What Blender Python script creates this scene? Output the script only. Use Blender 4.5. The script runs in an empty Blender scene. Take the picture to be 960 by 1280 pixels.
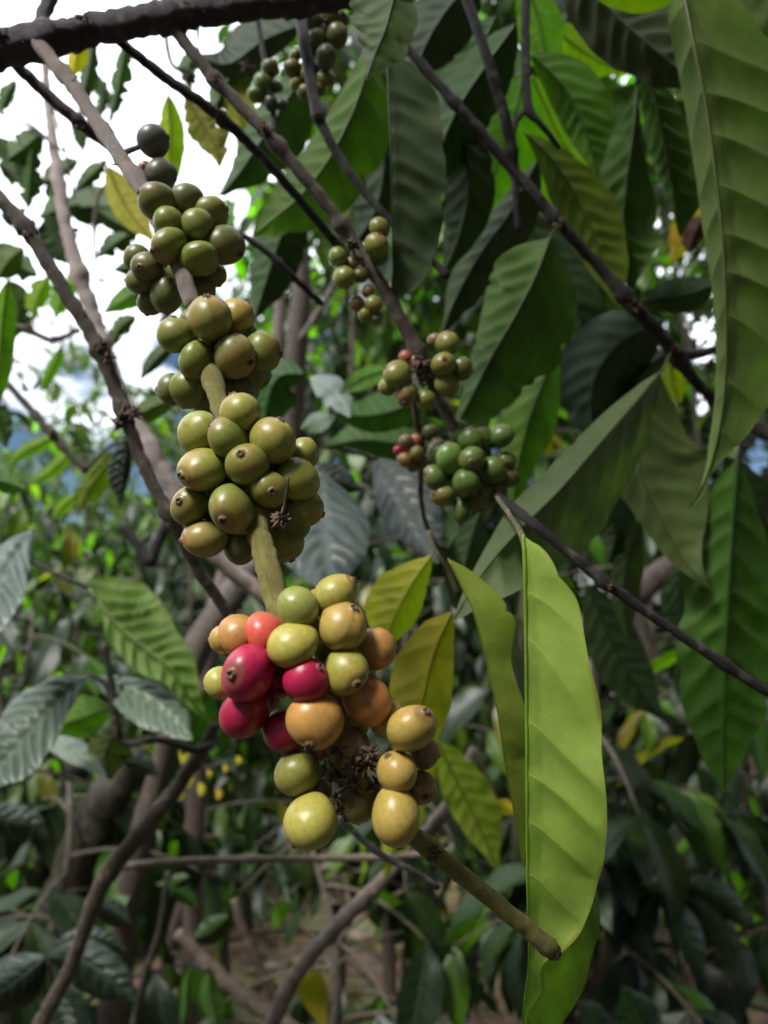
import bpy, math, random
import numpy as np
from mathutils import Vector, Matrix, Quaternion

# ---------------------------------------------------------------- camera, world, sun, exposure
SC = bpy.context.scene
COL = SC.collection
F = 967.0                                   # focal length in photo pixels (960 x 1280)
CAM = np.array([0.0, 0.0, 1.50])
PITCH = math.radians(6.0)
RIGHT = np.array([1.0, 0, 0])
FWD = np.array([0, math.cos(PITCH), math.sin(PITCH)])
UP = np.array([0, -math.sin(PITCH), math.cos(PITCH)])
cam = bpy.data.cameras.new('camera')
camo = bpy.data.objects.new('camera', cam)
COL.objects.link(camo)
camo.location = CAM
camo.rotation_euler = (math.pi / 2 + PITCH, 0, 0)
cam.sensor_fit = 'VERTICAL'
cam.sensor_height = 36.0
cam.lens = 36.0 * F / 1280.0
cam.clip_start = 0.01
cam.clip_end = 2000
cam.dof.use_dof = True
cam.dof.focus_distance = 0.27
cam.dof.aperture_fstop = 10.0
SC.camera = camo

SUN_EL, SUN_AZ = math.radians(52), math.radians(222)     # azimuth clockwise from +Y: behind the camera, a little to the left
world = bpy.data.worlds.new('World')
SC.world = world
world.use_nodes = True
nt = world.node_tree
for n in list(nt.nodes): nt.nodes.remove(n)
out = nt.nodes.new('ShaderNodeOutputWorld')
bg = nt.nodes.new('ShaderNodeBackground')
sky = nt.nodes.new('ShaderNodeTexSky')
sky.sky_type = 'NISHITA'
sky.sun_disc = False
sky.air_density = 1.0
sky.dust_density = 0.3
sky.ozone_density = 6.0
sky.sun_elevation = SUN_EL
sky.sun_rotation = SUN_AZ
tc = nt.nodes.new('ShaderNodeTexCoord')
mp = nt.nodes.new('ShaderNodeMapping')
mp.inputs['Scale'].default_value = (1.6, 1.6, 3.2)
mp.inputs['Location'].default_value = (0.35, 0.1, 0.25)
ns = nt.nodes.new('ShaderNodeTexNoise')
ns.inputs['Scale'].default_value = 1.7
ns.inputs['Detail'].default_value = 6
ns.inputs['Roughness'].default_value = 0.55
cr = nt.nodes.new('ShaderNodeValToRGB')
cr.color_ramp.elements[0].position = 0.36
cr.color_ramp.elements[1].position = 0.48
mx = nt.nodes.new('ShaderNodeMix')
mx.data_type = 'RGBA'
mx.inputs[7].default_value = (36.0, 38.0, 41.0, 1)        # sunlit cloud
nt.links.new(tc.outputs['Generated'], mp.inputs['Vector'])
nt.links.new(mp.outputs['Vector'], ns.inputs['Vector'])
szz = nt.nodes.new('ShaderNodeSeparateXYZ')
nt.links.new(tc.outputs['Generated'], szz.inputs[0])
mz = nt.nodes.new('ShaderNodeMath'); mz.operation = 'MULTIPLY_ADD'       # more cloud overhead, blue breaks lower down
nt.links.new(szz.outputs[2], mz.inputs[0]); mz.inputs[1].default_value = 1.35; mz.inputs[2].default_value = -0.44
mz2 = nt.nodes.new('ShaderNodeMath'); mz2.operation = 'ADD'
nt.links.new(mz.outputs[0], mz2.inputs[0]); nt.links.new(ns.outputs['Fac'], mz2.inputs[1])
nt.links.new(mz2.outputs[0], cr.inputs['Fac'])
nt.links.new(cr.outputs['Color'], mx.inputs['Factor'])
nt.links.new(sky.outputs['Color'], mx.inputs[6])
nt.links.new(mx.outputs[2], bg.inputs['Color'])
bg.inputs['Strength'].default_value = 0.06
nt.links.new(bg.outputs['Background'], out.inputs['Surface'])

sl = bpy.data.lights.new('sun', 'SUN')
sl.energy = 5.0
sl.angle = math.radians(14)
sl.color = (1.0, 0.97, 0.91)
so = bpy.data.objects.new('sun', sl)
COL.objects.link(so)
sd = Vector((math.sin(SUN_AZ) * math.cos(SUN_EL), math.cos(SUN_AZ) * math.cos(SUN_EL), math.sin(SUN_EL)))
so.rotation_euler = sd.to_track_quat('Z', 'Y').to_euler()
so.location = (0, -3, 6)

SC.view_settings.view_transform = 'Standard'
SC.view_settings.look = 'None'
SC.view_settings.exposure = 0.35
SC.view_settings.gamma = 1.0
SC.cycles.max_bounces = 8
SC.cycles.transmission_bounces = 6
SC.cycles.transparent_max_bounces = 8
SC.cycles.use_denoising = True

rng = random.Random(7)
nrg = np.random.default_rng(7)

# ---------------------------------------------------------------- placing helpers
def P(x, y, d):
    """point seen at photo pixel (x, y) standing d metres in front of the lens"""
    x = np.asarray(x, float); y = np.asarray(y, float); d = np.asarray(d, float)
    a = ((x - 480) / F * d)[..., None]; b = (-(y - 640) / F * d)[..., None]
    return CAM + RIGHT * a + UP * b + FWD * d[..., None]

def proj(p):
    v = np.asarray(p) - CAM
    d = v @ FWD
    return 480 + F * (v @ RIGHT) / d, 640 - F * (v @ UP) / d, d

def spline(pts, ts):
    """Catmull-Rom through pts (rows), sampled at ts in 0..1 by chord length"""
    pts = np.asarray(pts, float)
    seg = np.linalg.norm(np.diff(pts[:, :2], axis=0), axis=1)
    cum = np.concatenate([[0], np.cumsum(seg)]); cum /= cum[-1]
    e = np.vstack([2 * pts[0] - pts[1], pts, 2 * pts[-1] - pts[-2]])
    ts = np.clip(ts, 0, 1)
    i = np.clip(np.searchsorted(cum, ts, side='right') - 1, 0, len(pts) - 2)
    u = ((ts - cum[i]) / np.maximum(cum[i + 1] - cum[i], 1e-9))[:, None]
    p0, p1, p2, p3 = e[i], e[i + 1], e[i + 2], e[i + 3]
    return 0.5 * (2 * p1 + (p2 - p0) * u + (2 * p0 - 5 * p1 + 4 * p2 - p3) * u ** 2 + (3 * p1 - p0 - 3 * p2 + p3) * u ** 3)

WLOC = {}
def place(o, parent, wloc):
    COL.objects.link(o)
    base = np.zeros(3)
    if parent is not None:
        o.parent = parent
        base = WLOC[parent.name]
    o.location = Vector(np.asarray(wloc) - base)
    WLOC[o.name] = np.asarray(wloc, float)
    return o

def mesh_from(name, V, faces, mats, uv=None, smooth=True, matidx=None):
    me = bpy.data.meshes.new(name)
    me.from_pydata(V.tolist() if isinstance(V, np.ndarray) else V, [], faces)
    for m in mats: me.materials.append(m)
    if smooth: me.polygons.foreach_set('use_smooth', [True] * len(me.polygons))
    if matidx is not None: me.polygons.foreach_set('material_index', matidx)
    if uv is not None:
        l = me.uv_layers.new(name='UVMap')
        li = np.empty(len(me.loops), dtype=np.int32)
        me.loops.foreach_get('vertex_index', li)
        l.data.foreach_set('uv', np.asarray(uv, float)[li].ravel())
    me.update()
    return me

def thing(name, label, cat, loc, group=None):
    o = bpy.data.objects.new(name, None)
    o.empty_display_size = 0.02
    o['label'] = label; o['category'] = cat
    if group: o['group'] = group
    return place(o, None, loc)

def part(name, V, faces, mats, parent, color=None, uv=None, matidx=None, label=None, origin=None):
    org = WLOC[parent.name] if origin is None else np.asarray(origin)
    me = mesh_from(name, np.asarray(V) - org, faces, mats, uv, True, matidx)
    o = bpy.data.objects.new(name, me)
    if color: o.color = color
    if label: o['label'] = label
    return place(o, parent, org)

# ---------------------------------------------------------------- materials
def new_mat(name):
    m = bpy.data.materials.new(name); m.use_nodes = True
    for n in list(m.node_tree.nodes): m.node_tree.nodes.remove(n)
    return m, m.node_tree

class N:
    def __init__(s, t): s.t = t
    def node(s, ty, **k):
        n = s.t.nodes.new(ty)
        for a, b in k.items(): setattr(n, a, b)
        return n
    def math(s, op, a, b=None, c=None, clamp=False):
        n = s.t.nodes.new('ShaderNodeMath'); n.operation = op; n.use_clamp = clamp
        for i, v in enumerate((a, b, c)):
            if v is None: continue
            if hasattr(v, 'is_output'): s.t.links.new(v, n.inputs[i])
            else: n.inputs[i].default_value = v
        return n.outputs[0]
    def mix(s, fac, a, b, blend='MIX'):
        n = s.t.nodes.new('ShaderNodeMix'); n.data_type = 'RGBA'; n.blend_type = blend
        for i, v in ((0, fac), (6, a), (7, b)):
            if hasattr(v, 'is_output'): s.t.links.new(v, n.inputs[i])
            else: n.inputs[i].default_value = v
        return n.outputs[2]
    def noise(s, vec, scale, detail=3, rough=0.5):
        n = s.t.nodes.new('ShaderNodeTexNoise')
        n.inputs['Scale'].default_value = scale; n.inputs['Detail'].default_value = detail; n.inputs['Roughness'].default_value = rough
        if vec is not None: s.t.links.new(vec, n.inputs['Vector'])
        return n.outputs['Fac']
    def ramp(s, fac, lo, hi):
        n = s.t.nodes.new('ShaderNodeMapRange'); n.interpolation_type = 'SMOOTHSTEP'
        s.t.links.new(fac, n.inputs[0]); n.inputs[1].default_value = lo; n.inputs[2].default_value = hi
        return n.outputs[0]
    def link(s, a, b): s.t.links.new(a, b)

def leaf_material(name, island=False):
    """coffee leaf: dark glossy upper side, paler matt underside, veins from the UV (x counts the side veins, y runs edge to edge)"""
    m, t = new_mat(name); n = N(t)
    info = n.node('ShaderNodeObjectInfo'); geo = n.node('ShaderNodeNewGeometry'); uvn = n.node('ShaderNodeTexCoord')
    sep = n.node('ShaderNodeSeparateXYZ'); n.link(uvn.outputs['UV'], sep.inputs[0])
    phi, v = sep.outputs[0], sep.outputs[1]
    av = n.math('ABSOLUTE', v)
    tri = n.math('ABSOLUTE', n.math('SUBTRACT', n.math('FRACT', n.math('ADD', phi, 0.5)), 0.5))   # 0 on a side vein
    wid = n.math('MULTIPLY_ADD', av, -0.022, 0.036)
    vein = n.math('SUBTRACT', 1.0, n.math('DIVIDE', tri, wid), clamp=True)
    rib = n.math('SUBTRACT', 1.0, n.math('DIVIDE', av, 0.035), clamp=True)
    fade = n.math('SUBTRACT', 1.0, n.math('POWER', av, 4.0))
    vm = n.math('MAXIMUM', n.math('MULTIPLY', vein, fade), rib)
    pos = uvn.outputs['Object']
    mott = n.noise(pos, 45, 4, 0.6)
    fine = n.noise(pos, 420, 3, 0.6)
    vor = n.node('ShaderNodeTexVoronoi', feature='DISTANCE_TO_EDGE'); vor.inputs['Scale'].default_value = 420; n.link(pos, vor.inputs['Vector'])
    net = n.math('SUBTRACT', 1.0, n.math('DIVIDE', vor.outputs['Distance'], 0.10), clamp=True)
    rnd = geo.outputs['Random Per Island'] if island else info.outputs['Random']
    base = info.outputs['Color']
    hsv = n.node('ShaderNodeHueSaturation')
    n.link(n.math('MULTIPLY_ADD', rnd, 0.045 if not island else 0.08, 0.48 if not island else 0.455), hsv.inputs['Hue'])
    n.link(n.math('MULTIPLY_ADD', mott, 0.9, 0.40), hsv.inputs['Value'])
    if island:
        base = n.mix(n.ramp(n.math('FRACT', n.math('MULTIPLY', rnd, 7.31)), 0.86, 0.93), base, n.mix(1.0, base, (3.6, 3.8, 1.6, 1), 'MULTIPLY'))  # a few leaves brightened as if lit from behind
    n.link(base, hsv.inputs['Color'])
    full = hsv.outputs['Color']
    hsv.inputs["Saturation"].default_value = 1.15
    top = n.mix(1.0, full, (0.36, 0.40, 0.36, 1), 'MULTIPLY')
    under = n.mix(0.11, full, (0.24, 0.28, 0.17, 1))
    # browned rim and spots, amount carried by the colour's alpha
    rimn = n.math('ADD', av, n.math('MULTIPLY_ADD', mott, 0.5, -0.25))
    rim = n.ramp(rimn, 0.92, 1.06)
    spots = n.ramp(n.noise(pos, 130, 2, 0.5), 0.70, 0.78)
    dmg = n.math('MULTIPLY', n.math('MAXIMUM', rim, spots), info.outputs['Alpha'], clamp=True)
    veincol_t = n.mix(0.5, top, (0.30, 0.36, 0.12, 1))
    veincol_u = n.mix(1.0, under, (1.55, 1.45, 1.6, 1), 'MULTIPLY')
    backf = geo.outputs['Backfacing']
    under = n.mix(n.math('MULTIPLY', net, 0.06), under, (0.07, 0.10, 0.025, 1))
    col = n.mix(backf, n.mix(n.math('MULTIPLY', vm, 0.4), top, veincol_t), n.mix(n.math('MULTIPLY', vm, 0.75), under, veincol_u))
    col = n.mix(dmg, col, (0.16, 0.09, 0.035, 1))
    p = n.node('ShaderNodeBsdfPrincipled')
    n.link(col, p.inputs['Base Color'])
    n.link(n.math('MULTIPLY_ADD', backf, 0.16, 0.40), p.inputs['Roughness'])
    n.link(n.math('MULTIPLY_ADD', backf, -0.22, 0.37), p.inputs['Specular IOR Level'])
    bump = n.node('ShaderNodeBump')
    bump.inputs['Strength'].default_value = 0.35; bump.inputs['Distance'].default_value = 0.0006
    hgt = n.math('ADD', n.math('ADD', n.math('MULTIPLY', fine, 0.7), n.math('MULTIPLY', net, 0.10)), n.math('MULTIPLY', n.math('SUBTRACT', 1.0, vm), 1.0))
    n.link(hgt, bump.inputs['Height']); n.link(bump.outputs[0], p.inputs['Normal'])
    tr = n.node('ShaderNodeBsdfTranslucent')
    tcol = n.mix(1.0, col, (1.5, 2.3, 0.35, 1), 'MULTIPLY')
    tcol = n.mix(n.math('MULTIPLY', vm, 0.45), tcol, (0.03, 0.06, 0.01, 1))
    sg = n.node('ShaderNodeSeparateColor'); n.link(col, sg.inputs[0])
    young = n.math('MULTIPLY_ADD', sg.outputs[1], 6.5, -0.40, clamp=True)      # old dark leaves let little light through, young pale ones glow
    tcol = n.mix(young, (0.0, 0.0, 0.0, 1), tcol)
    n.link(tcol, tr.inputs['Color'])
    ms = n.node('ShaderNodeMixShader'); n.link(n.math('MULTIPLY_ADD', young, 0.18, 0.24), ms.inputs[0])
    n.link(p.outputs[0], ms.inputs[1]); n.link(tr.outputs[0], ms.inputs[2])
    o = n.node('ShaderNodeOutputMaterial'); n.link(ms.outputs[0], o.inputs[0])
    return m

def bark_material(name, scale=90):
    m, t = new_mat(name); n = N(t)
    info = n.node('ShaderNodeObjectInfo'); tcn = n.node('ShaderNodeTexCoord')
    pos = tcn.outputs['Object']
    mpn = n.node('ShaderNodeMapping'); n.link(tcn.outputs['UV'], mpn.inputs[0]); mpn.inputs['Scale'].default_value = (1, 60, 1)
    streak = n.noise(mpn.outputs[0], 5, 4, 0.7)
    blot = n.noise(pos, scale, 4, 0.65)
    finen = n.noise(pos, scale * 6, 3, 0.6)
    dark = n.mix(1.0, info.outputs['Color'], (0.35, 0.33, 0.34, 1), 'MULTIPLY')
    lite = n.mix(0.25, info.outputs['Color'], (0.36, 0.33, 0.25, 1))
    c = n.mix(n.ramp(streak, 0.35, 0.65), dark, info.outputs['Color'])
    c = n.mix(n.ramp(blot, 0.52, 0.72), c, lite)
    c = n.mix(n.math('MULTIPLY', n.ramp(finen, 0.5, 0.62), 0.35), c, dark)
    p = n.node('ShaderNodeBsdfPrincipled'); n.link(c, p.inputs['Base Color'])
    p.inputs['Roughness'].default_value = 0.62; p.inputs['Specular IOR Level'].default_value = 0.35
    b = n.node('ShaderNodeBump'); b.inputs['Strength'].default_value = 0.7; b.inputs['Distance'].default_value = 0.0012
    n.link(n.math('ADD', n.math('ADD', streak, blot), n.math('MULTIPLY', finen, 0.4)), b.inputs['Height']); n.link(b.outputs[0], p.inputs['Normal'])
    o = n.node('ShaderNodeOutputMaterial'); n.link(p.outputs[0], o.inputs[0])
    return m

def cherry_material():
    m, t = new_mat('cherry_skin'); n = N(t)
    info = n.node('ShaderNodeObjectInfo'); tcn = n.node('ShaderNodeTexCoord')
    pos = tcn.outputs['Object']
    add = n.node('ShaderNodeVectorMath', operation='ADD'); n.link(pos, add.inputs[0]); n.link(info.outputs['Location'], add.inputs[1])
    off = n.node('ShaderNodeVectorMath', operation='SCALE'); n.link(info.outputs['Location'], off.inputs[0]); off.inputs['Scale'].default_value = 30
    add2 = n.node('ShaderNodeVectorMath', operation='ADD'); n.link(pos, add2.inputs[0]); n.link(off.outputs[0], add2.inputs[1])
    big = n.noise(add2.outputs[0], 1.1, 3, 0.55)
    med = n.noise(add2.outputs[0], 4.5, 4, 0.6)
    fin = n.noise(add2.outputs[0], 38, 2, 0.6)
    sep = n.node('ShaderNodeSeparateXYZ'); n.link(pos, sep.inputs[0])
    base = info.outputs['Color']
    hs = n.node('ShaderNodeHueSaturation'); n.link(base, hs.inputs['Color'])
    n.link(n.math('MULTIPLY_ADD', big, 0.05, 0.478), hs.inputs['Hue'])
    n.link(n.math('MULTIPLY_ADD', med, 0.7, 0.65), hs.inputs['Value'])
    # blush of orange brown towards the navel or on one cheek
    bl = n.ramp(n.math('ADD', n.math('MULTIPLY', sep.outputs[2], 0.3), big), 0.50, 0.85)
    c = n.mix(n.math('MULTIPLY', bl, n.math('MULTIPLY', info.outputs['Alpha'], 0.7)), hs.outputs['Color'], (0.36, 0.15, 0.05, 1))
    c = n.mix(n.math('MULTIPLY', n.ramp(fin, 0.66, 0.74), 0.35), c, (0.42, 0.36, 0.17, 1))        # pale lenticels
    patch = n.ramp(n.noise(add2.outputs[0], 2.0, 3, 0.6), 0.50, 0.66)
    c = n.mix(n.math('MULTIPLY', patch, n.math('MULTIPLY', info.outputs['Alpha'], 0.55)), c, (0.20, 0.20, 0.04, 1))     # greener cheek
    scar = n.ramp(n.noise(add2.outputs[0], 2.6, 6, 0.75), 0.60, 0.67)
    c = n.mix(n.math('MULTIPLY', scar, 0.45), c, (0.10, 0.055, 0.03, 1))
    ring = n.ramp(sep.outputs[2], 0.93, 1.01)
    c = n.mix(n.math('MULTIPLY', ring, 0.6), c, (0.14, 0.085, 0.04, 1))
    p = n.node('ShaderNodeBsdfPrincipled'); n.link(c, p.inputs['Base Color'])
    n.link(n.math('MULTIPLY_ADD', med, 0.22, 0.26), p.inputs['Roughness'])
    p.inputs['Specular IOR Level'].default_value = 0.42
    p.inputs['Subsurface Weight'].default_value = 0.12
    p.inputs['Subsurface Radius'].default_value = (0.004, 0.003, 0.001)
    p.inputs['Subsurface Scale'].default_value = 1.0
    b = n.node('ShaderNodeBump'); b.inputs['Strength'].default_value = 0.12; b.inputs['Distance'].default_value = 0.0006
    n.link(n.math('ADD', med, n.math('MULTIPLY', fin, 0.25)), b.inputs['Height']); n.link(b.outputs[0], p.inputs['Normal'])
    o = n.node('ShaderNodeOutputMaterial'); n.link(p.outputs[0], o.inputs[0])
    return m

def husk_material():
    m, t = new_mat('dry_husk'); n = N(t)
    info = n.node('ShaderNodeObjectInfo'); tcn = n.node('ShaderNodeTexCoord')
    f = n.noise(tcn.outputs['Object'], 400, 4, 0.7)
    c = n.mix(n.ramp(f, 0.3, 0.7), (0.025, 0.014, 0.010, 1), (0.15, 0.095, 0.06, 1))
    p = n.node('ShaderNodeBsdfPrincipled'); n.link(c, p.inputs['Base Color']); p.inputs['Roughness'].default_value = 0.8
    o = n.node('ShaderNodeOutputMaterial'); n.link(p.outputs[0], o.inputs[0])
    return m

def ground_material():
    m, t = new_mat('litter_soil'); n = N(t)
    tcn = n.node('ShaderNodeTexCoord'); pos = tcn.outputs['Object']
    a = n.noise(pos, 1.3, 5, 0.6); b2 = n.noise(pos, 22, 5, 0.7)
    vo = n.node('ShaderNodeTexVoronoi'); vo.inputs['Scale'].default_value = 16; n.link(pos, vo.inputs['Vector'])
    c = n.mix(n.ramp(a, 0.35, 0.65), (0.10, 0.065, 0.045, 1), (0.085, 0.10, 0.035, 1))
    c = n.mix(n.math('MULTIPLY', n.ramp(b2, 0.45, 0.65), 0.7), c, (0.26, 0.18, 0.13, 1))
    c = n.mix(0.25, c, vo.outputs['Color'], 'SOFT_LIGHT')
    p = n.node('ShaderNodeBsdfPrincipled'); n.link(c, p.inputs['Base Color']); p.inputs['Roughness'].default_value = 0.9
    bp = n.node('ShaderNodeBump'); bp.inputs['Distance'].default_value = 0.02; n.link(b2, bp.inputs['Height']); n.link(bp.outputs[0], p.inputs['Normal'])
    o = n.node('ShaderNodeOutputMaterial'); n.link(p.outputs[0], o.inputs[0])
    return m

M_LEAF = leaf_material('coffee_leaf')
M_LEAFMASS = leaf_material('distant_leaf', True)
M_BARK = bark_material('bark')
M_CHERRY = cherry_material()
M_HUSK = husk_material()
M_GROUND = ground_material()

# colours (albedo, alpha = browning or blush)
G_DARK = (0.030, 0.060, 0.018, 0.2)
G_MID = (0.042, 0.088, 0.020, 0.2)
G_OLIVE = (0.070, 0.105, 0.024, 0.3)
G_BRIGHT = (0.13, 0.24, 0.025, 0.2)  # albedo raised to look lit from behind
G_LIME = (0.26, 0.36, 0.04, 0.3)  # lime pushed brighter in place of light from behind
G_BLUE = (0.035, 0.062, 0.036, 0.2)
G_YEL = (0.36, 0.33, 0.05, 0.4)
G_OCHRE = (0.20, 0.18, 0.03, 0.4)
G_PALE = (0.20, 0.26, 0.13, 0.3)

# ---------------------------------------------------------------- shape builders
def tube_geo(C, R, seg=10, bump=0.0, seed=0, cap=True):
    """tube round the world-space points C with radii R"""
    C = np.asarray(C); R = np.asarray(R); n = len(C)
    T = np.gradient(C, axis=0); T /= np.linalg.norm(T, axis=1)[:, None] + 1e-12
    ref = np.array([0.13, 0.2, 0.97]); A = np.cross(T, ref); A /= np.linalg.norm(A, axis=1)[:, None] + 1e-9
    B = np.cross(T, A)
    th = np.linspace(0, 2 * math.pi, seg, endpoint=False)
    r = np.random.default_rng(seed)
    rad = R[:, None] * (1 + bump * r.normal(size=(n, seg)) + 0.35 * bump * r.normal(size=(n, 1)))
    V = C[:, None, :] + rad[..., None] * (np.cos(th)[None, :, None] * A[:, None, :] + np.sin(th)[None, :, None] * B[:, None, :])
    V = V.reshape(-1, 3)
    faces = [(i * seg + j, i * seg + (j + 1) % seg, (i + 1) * seg + (j + 1) % seg, (i + 1) * seg + j) for i in range(n - 1) for j in range(seg)]
    L = np.concatenate([[0], np.cumsum(np.linalg.norm(np.diff(C, axis=0), axis=1))])
    uv = np.stack([np.repeat(L, seg) * 8, np.tile(th / (2 * math.pi), n)], 1)
    if cap:
        faces.append(tuple(range(seg - 1, -1, -1))); faces.append(tuple(range((n - 1) * seg, n * seg)))
    return V, faces, uv

def stem(name, pts, parent, color, nodes=(), seg=12, bump=0.04, n=None, label=None, seed=1, nodew=0.012, nodeh=0.35):
    """woody stem through (x, y, depth, radius in photo pixels); nodes = swollen places, as fractions of its length"""
    pts = np.asarray(pts, float)
    n = n or max(12, int(np.linalg.norm(np.diff(pts[:, :2], axis=0), axis=1).sum() / 7))
    ts = np.linspace(0, 1, n)
    s = spline(pts, ts)
    C = P(s[:, 0], s[:, 1], s[:, 2]); R = s[:, 3] * s[:, 2] / F
    for k in nodes:
        R = R * (1 + nodeh * np.exp(-((ts - k) / nodew) ** 2))
    r = np.random.default_rng(seed)
    wob = r.normal(size=(n, 3)) * R[:, None] * 0.06
    V, f, uv = tube_geo(C + wob, R, seg, bump, seed)
    return part(name, V, f, [M_BARK], parent, color, uv, label=label)

def default_profile(t):
    s = np.sin(math.pi * np.clip(t, 0, 1) ** 0.92) ** 0.8
    tip = np.clip((t - 0.80) / 0.2, 0, 1)
    return s * (1 - 0.45 * tip * (1 - tip) * 2)

def side(spec, ts):
    """spec: (max width px, slope) or a list of (t, width px, depth px)"""
    if isinstance(spec, tuple):
        w = spec[0] * default_profile(ts); return w, w * spec[1]
    a = np.asarray(spec, float)
    t2 = np.interp(ts, a[:, 0], np.arange(len(a)))
    i = np.clip(t2.astype(int), 0, len(a) - 2); u = (t2 - i); u = u
    e = np.vstack([2 * a[0] - a[1], a, 2 * a[-1] - a[-2]])
    p0, p1, p2, p3 = e[i], e[i + 1], e[i + 2], e[i + 3]; u = u[:, None]
    r = 0.5 * (2 * p1 + (p2 - p0) * u + (2 * p0 - 5 * p1 + 4 * p2 - p3) * u ** 2 + (3 * p1 - p0 - 3 * p2 + p3) * u ** 3)
    return r[:, 1], r[:, 2]

def leaf(parent, mid, L, R, color, under=True, veins=9, quilt=0.05, wave=0.04, cup=0.0, nu=56, nv=10, dmg=0.0, seed=None, petiole=None, rib=1.6, label=None, ang=0.9, zf=1.8):
    """leaf along the midrib (x, y, depth) from base to tip; L and R its two halves (R lies to the right when the leaf hangs down)"""
    seed = rng.randrange(1 << 30) if seed is None else seed
    r = np.random.default_rng(seed)
    mid = np.asarray(mid, float)
    ts = np.linspace(0, 1, nu)
    m = spline(mid, ts)
    T = np.gradient(m[:, :2], axis=0); T /= np.linalg.norm(T, axis=1)[:, None] + 1e-9
    nrm = np.stack([T[:, 1], -T[:, 0]], 1)
    wl, zl = side(L, ts); wr, zr = side(R, ts)
    zl = zl * zf; zr = zr * zf
    ph = r.uniform(0, 6.28, 6)
    if dmg == 0: dmg = r.choice([0.0, 0.1, 0.2, 0.3])
    def rip(t, k): return np.sin(t * 23 + ph[k]) * 0.5 + np.sin(t * 41 + ph[k + 1]) * 0.3 + np.sin(t * 11 + ph[k + 2]) * 0.5
    edge_in = 1 + wave * np.stack([rip(ts, 0), rip(ts, 3)])
    if dmg > 0:
        for s_ in (0, 1):
            for _ in range(int(10 * dmg) + 2):
                c = r.uniform(0.1, 0.95); edge_in[s_] -= r.uniform(0.1, 0.55) * dmg * np.exp(-((ts - c) / r.uniform(0.01, 0.035)) ** 2)
    vs = np.linspace(-1, 1, 2 * nv + 1)
    Lpx = np.linalg.norm(np.diff(m[:, :2], axis=0), axis=1).sum()
    X = np.zeros((nu, 2 * nv + 1)); Y = X.copy(); D = X.copy()
    wmax = max(np.abs(wl).max(), np.abs(wr).max(), 8)
    for j, v in enumerate(vs):
        a = abs(v)
        w, z, e, sg = (wr, zr, edge_in[1], 1) if v > 0 else (wl, zl, edge_in[0], -1)
        wv = w * a * (e if a > 0.5 else 1 + (e - 1) * a * 2)
        X[:, j] = m[:, 0] + nrm[:, 0] * wv * sg
        Y[:, j] = m[:, 1] + nrm[:, 1] * wv * sg
        rz = rip(ts * 0.9, 0 if v < 0 else 3) * wave * 2.6 * a ** 2 * np.abs(w)
        D[:, j] = m[:, 2] * (1 + (z * np.where(w < -1, a ** 0.5, a ** 1.3) - cup * np.abs(w) * math.sin(math.pi * a) + rz) / F)
    V = P(X, Y, D)
    du = np.gradient(V, axis=0); dv = np.gradient(V, axis=1)
    Nn = np.cross(du, dv); ln = np.linalg.norm(Nn, axis=2)[..., None]; Nn = Nn / (ln + 1e-12)
    TT = ts[:, None]; AV = np.abs(vs)[None, :]
    wr_ = (np.where(vs[None, :] > 0, np.hypot(wr, zr)[:, None], np.hypot(wl, zl)[:, None]))
    phi = veins * (TT + 0.04) - veins * ang * wr_ / Lpx * AV ** 1.25 * 0.75 + (vs[None, :] > 0) * 0.35 + (0.16 * np.sin(ts * 9 + ph[0]) + 0.12 * np.sin(ts * 21 + ph[1]))[:, None] * (vs[None, :] > 0) + (0.16 * np.sin(ts * 8 + ph[2]) + 0.12 * np.sin(ts * 19 + ph[3]))[:, None] * (vs[None, :] < 0)
    q = np.abs(np.sin(math.pi * phi)) ** 0.85 * (1 - AV ** 5) * np.clip(AV * 5, 0, 1)
    scale = 1.7 * quilt * wmax * (m[:, 2][:, None]) / F * np.clip(wr_ / wmax, 0.05, 1)
    sgn = -1.0 if under else 1.0
    # du x dv faces the lens or away from it; make the displacement bulge towards the upper side
    face = np.sign((Nn * (CAM - V)).sum(2).mean()) or 1.0
    V = V + Nn * (face * sgn * q * scale)[..., None]
    W = 2 * nv + 1
    flip = (face > 0) == under
    faces = []
    for i in range(nu - 1):
        for j in range(W - 1):
            q4 = (i * W + j, (i + 1) * W + j, (i + 1) * W + j + 1, i * W + j + 1)
            faces.append(q4[::-1] if flip else q4)
    uv = np.stack([phi.ravel(), np.broadcast_to(vs[None, :], phi.shape).ravel()], 1)
    org = V[0, nv]
    o = part('leaf', V.reshape(-1, 3), faces, [M_LEAF], parent, color, uv, origin=org, label=label)
    # midrib, running on from the leaf stalk
    if rib:
        mm = V[:, nv]; rad = (rib * (1 - 0.8 * ts) + 0.25) * m[:, 2] / F
        off = Nn[:, nv] * (-1 if not under else 1) * 0
        C = mm + off
        if petiole is not None:
            pp = np.asarray([list(petiole)] + [list(mid[0])], float)
            k = np.linspace(0, 1, 7)[:-1, None]
            C = np.vstack([P(*(pp[0] * (1 - k) + pp[1] * k).T), C]); rad = np.concatenate([np.full(6, rib * 1.3 * mid[0][2] / F), rad])
        Vt, ft, ut = tube_geo(C[::2] if len(C) > 40 else C, rad[::2] if len(C) > 40 else rad, 6)
        rc = (min(1, color[0] * 1.5 + 0.03), min(1, color[1] * 1.35 + 0.03), color[2] * 1.3 + 0.01, 0)
        part('midrib', Vt, ft, [M_LEAF], o, rc, np.tile([[0.5, 0.3]], (len(Vt), 1)))
    return o

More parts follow.
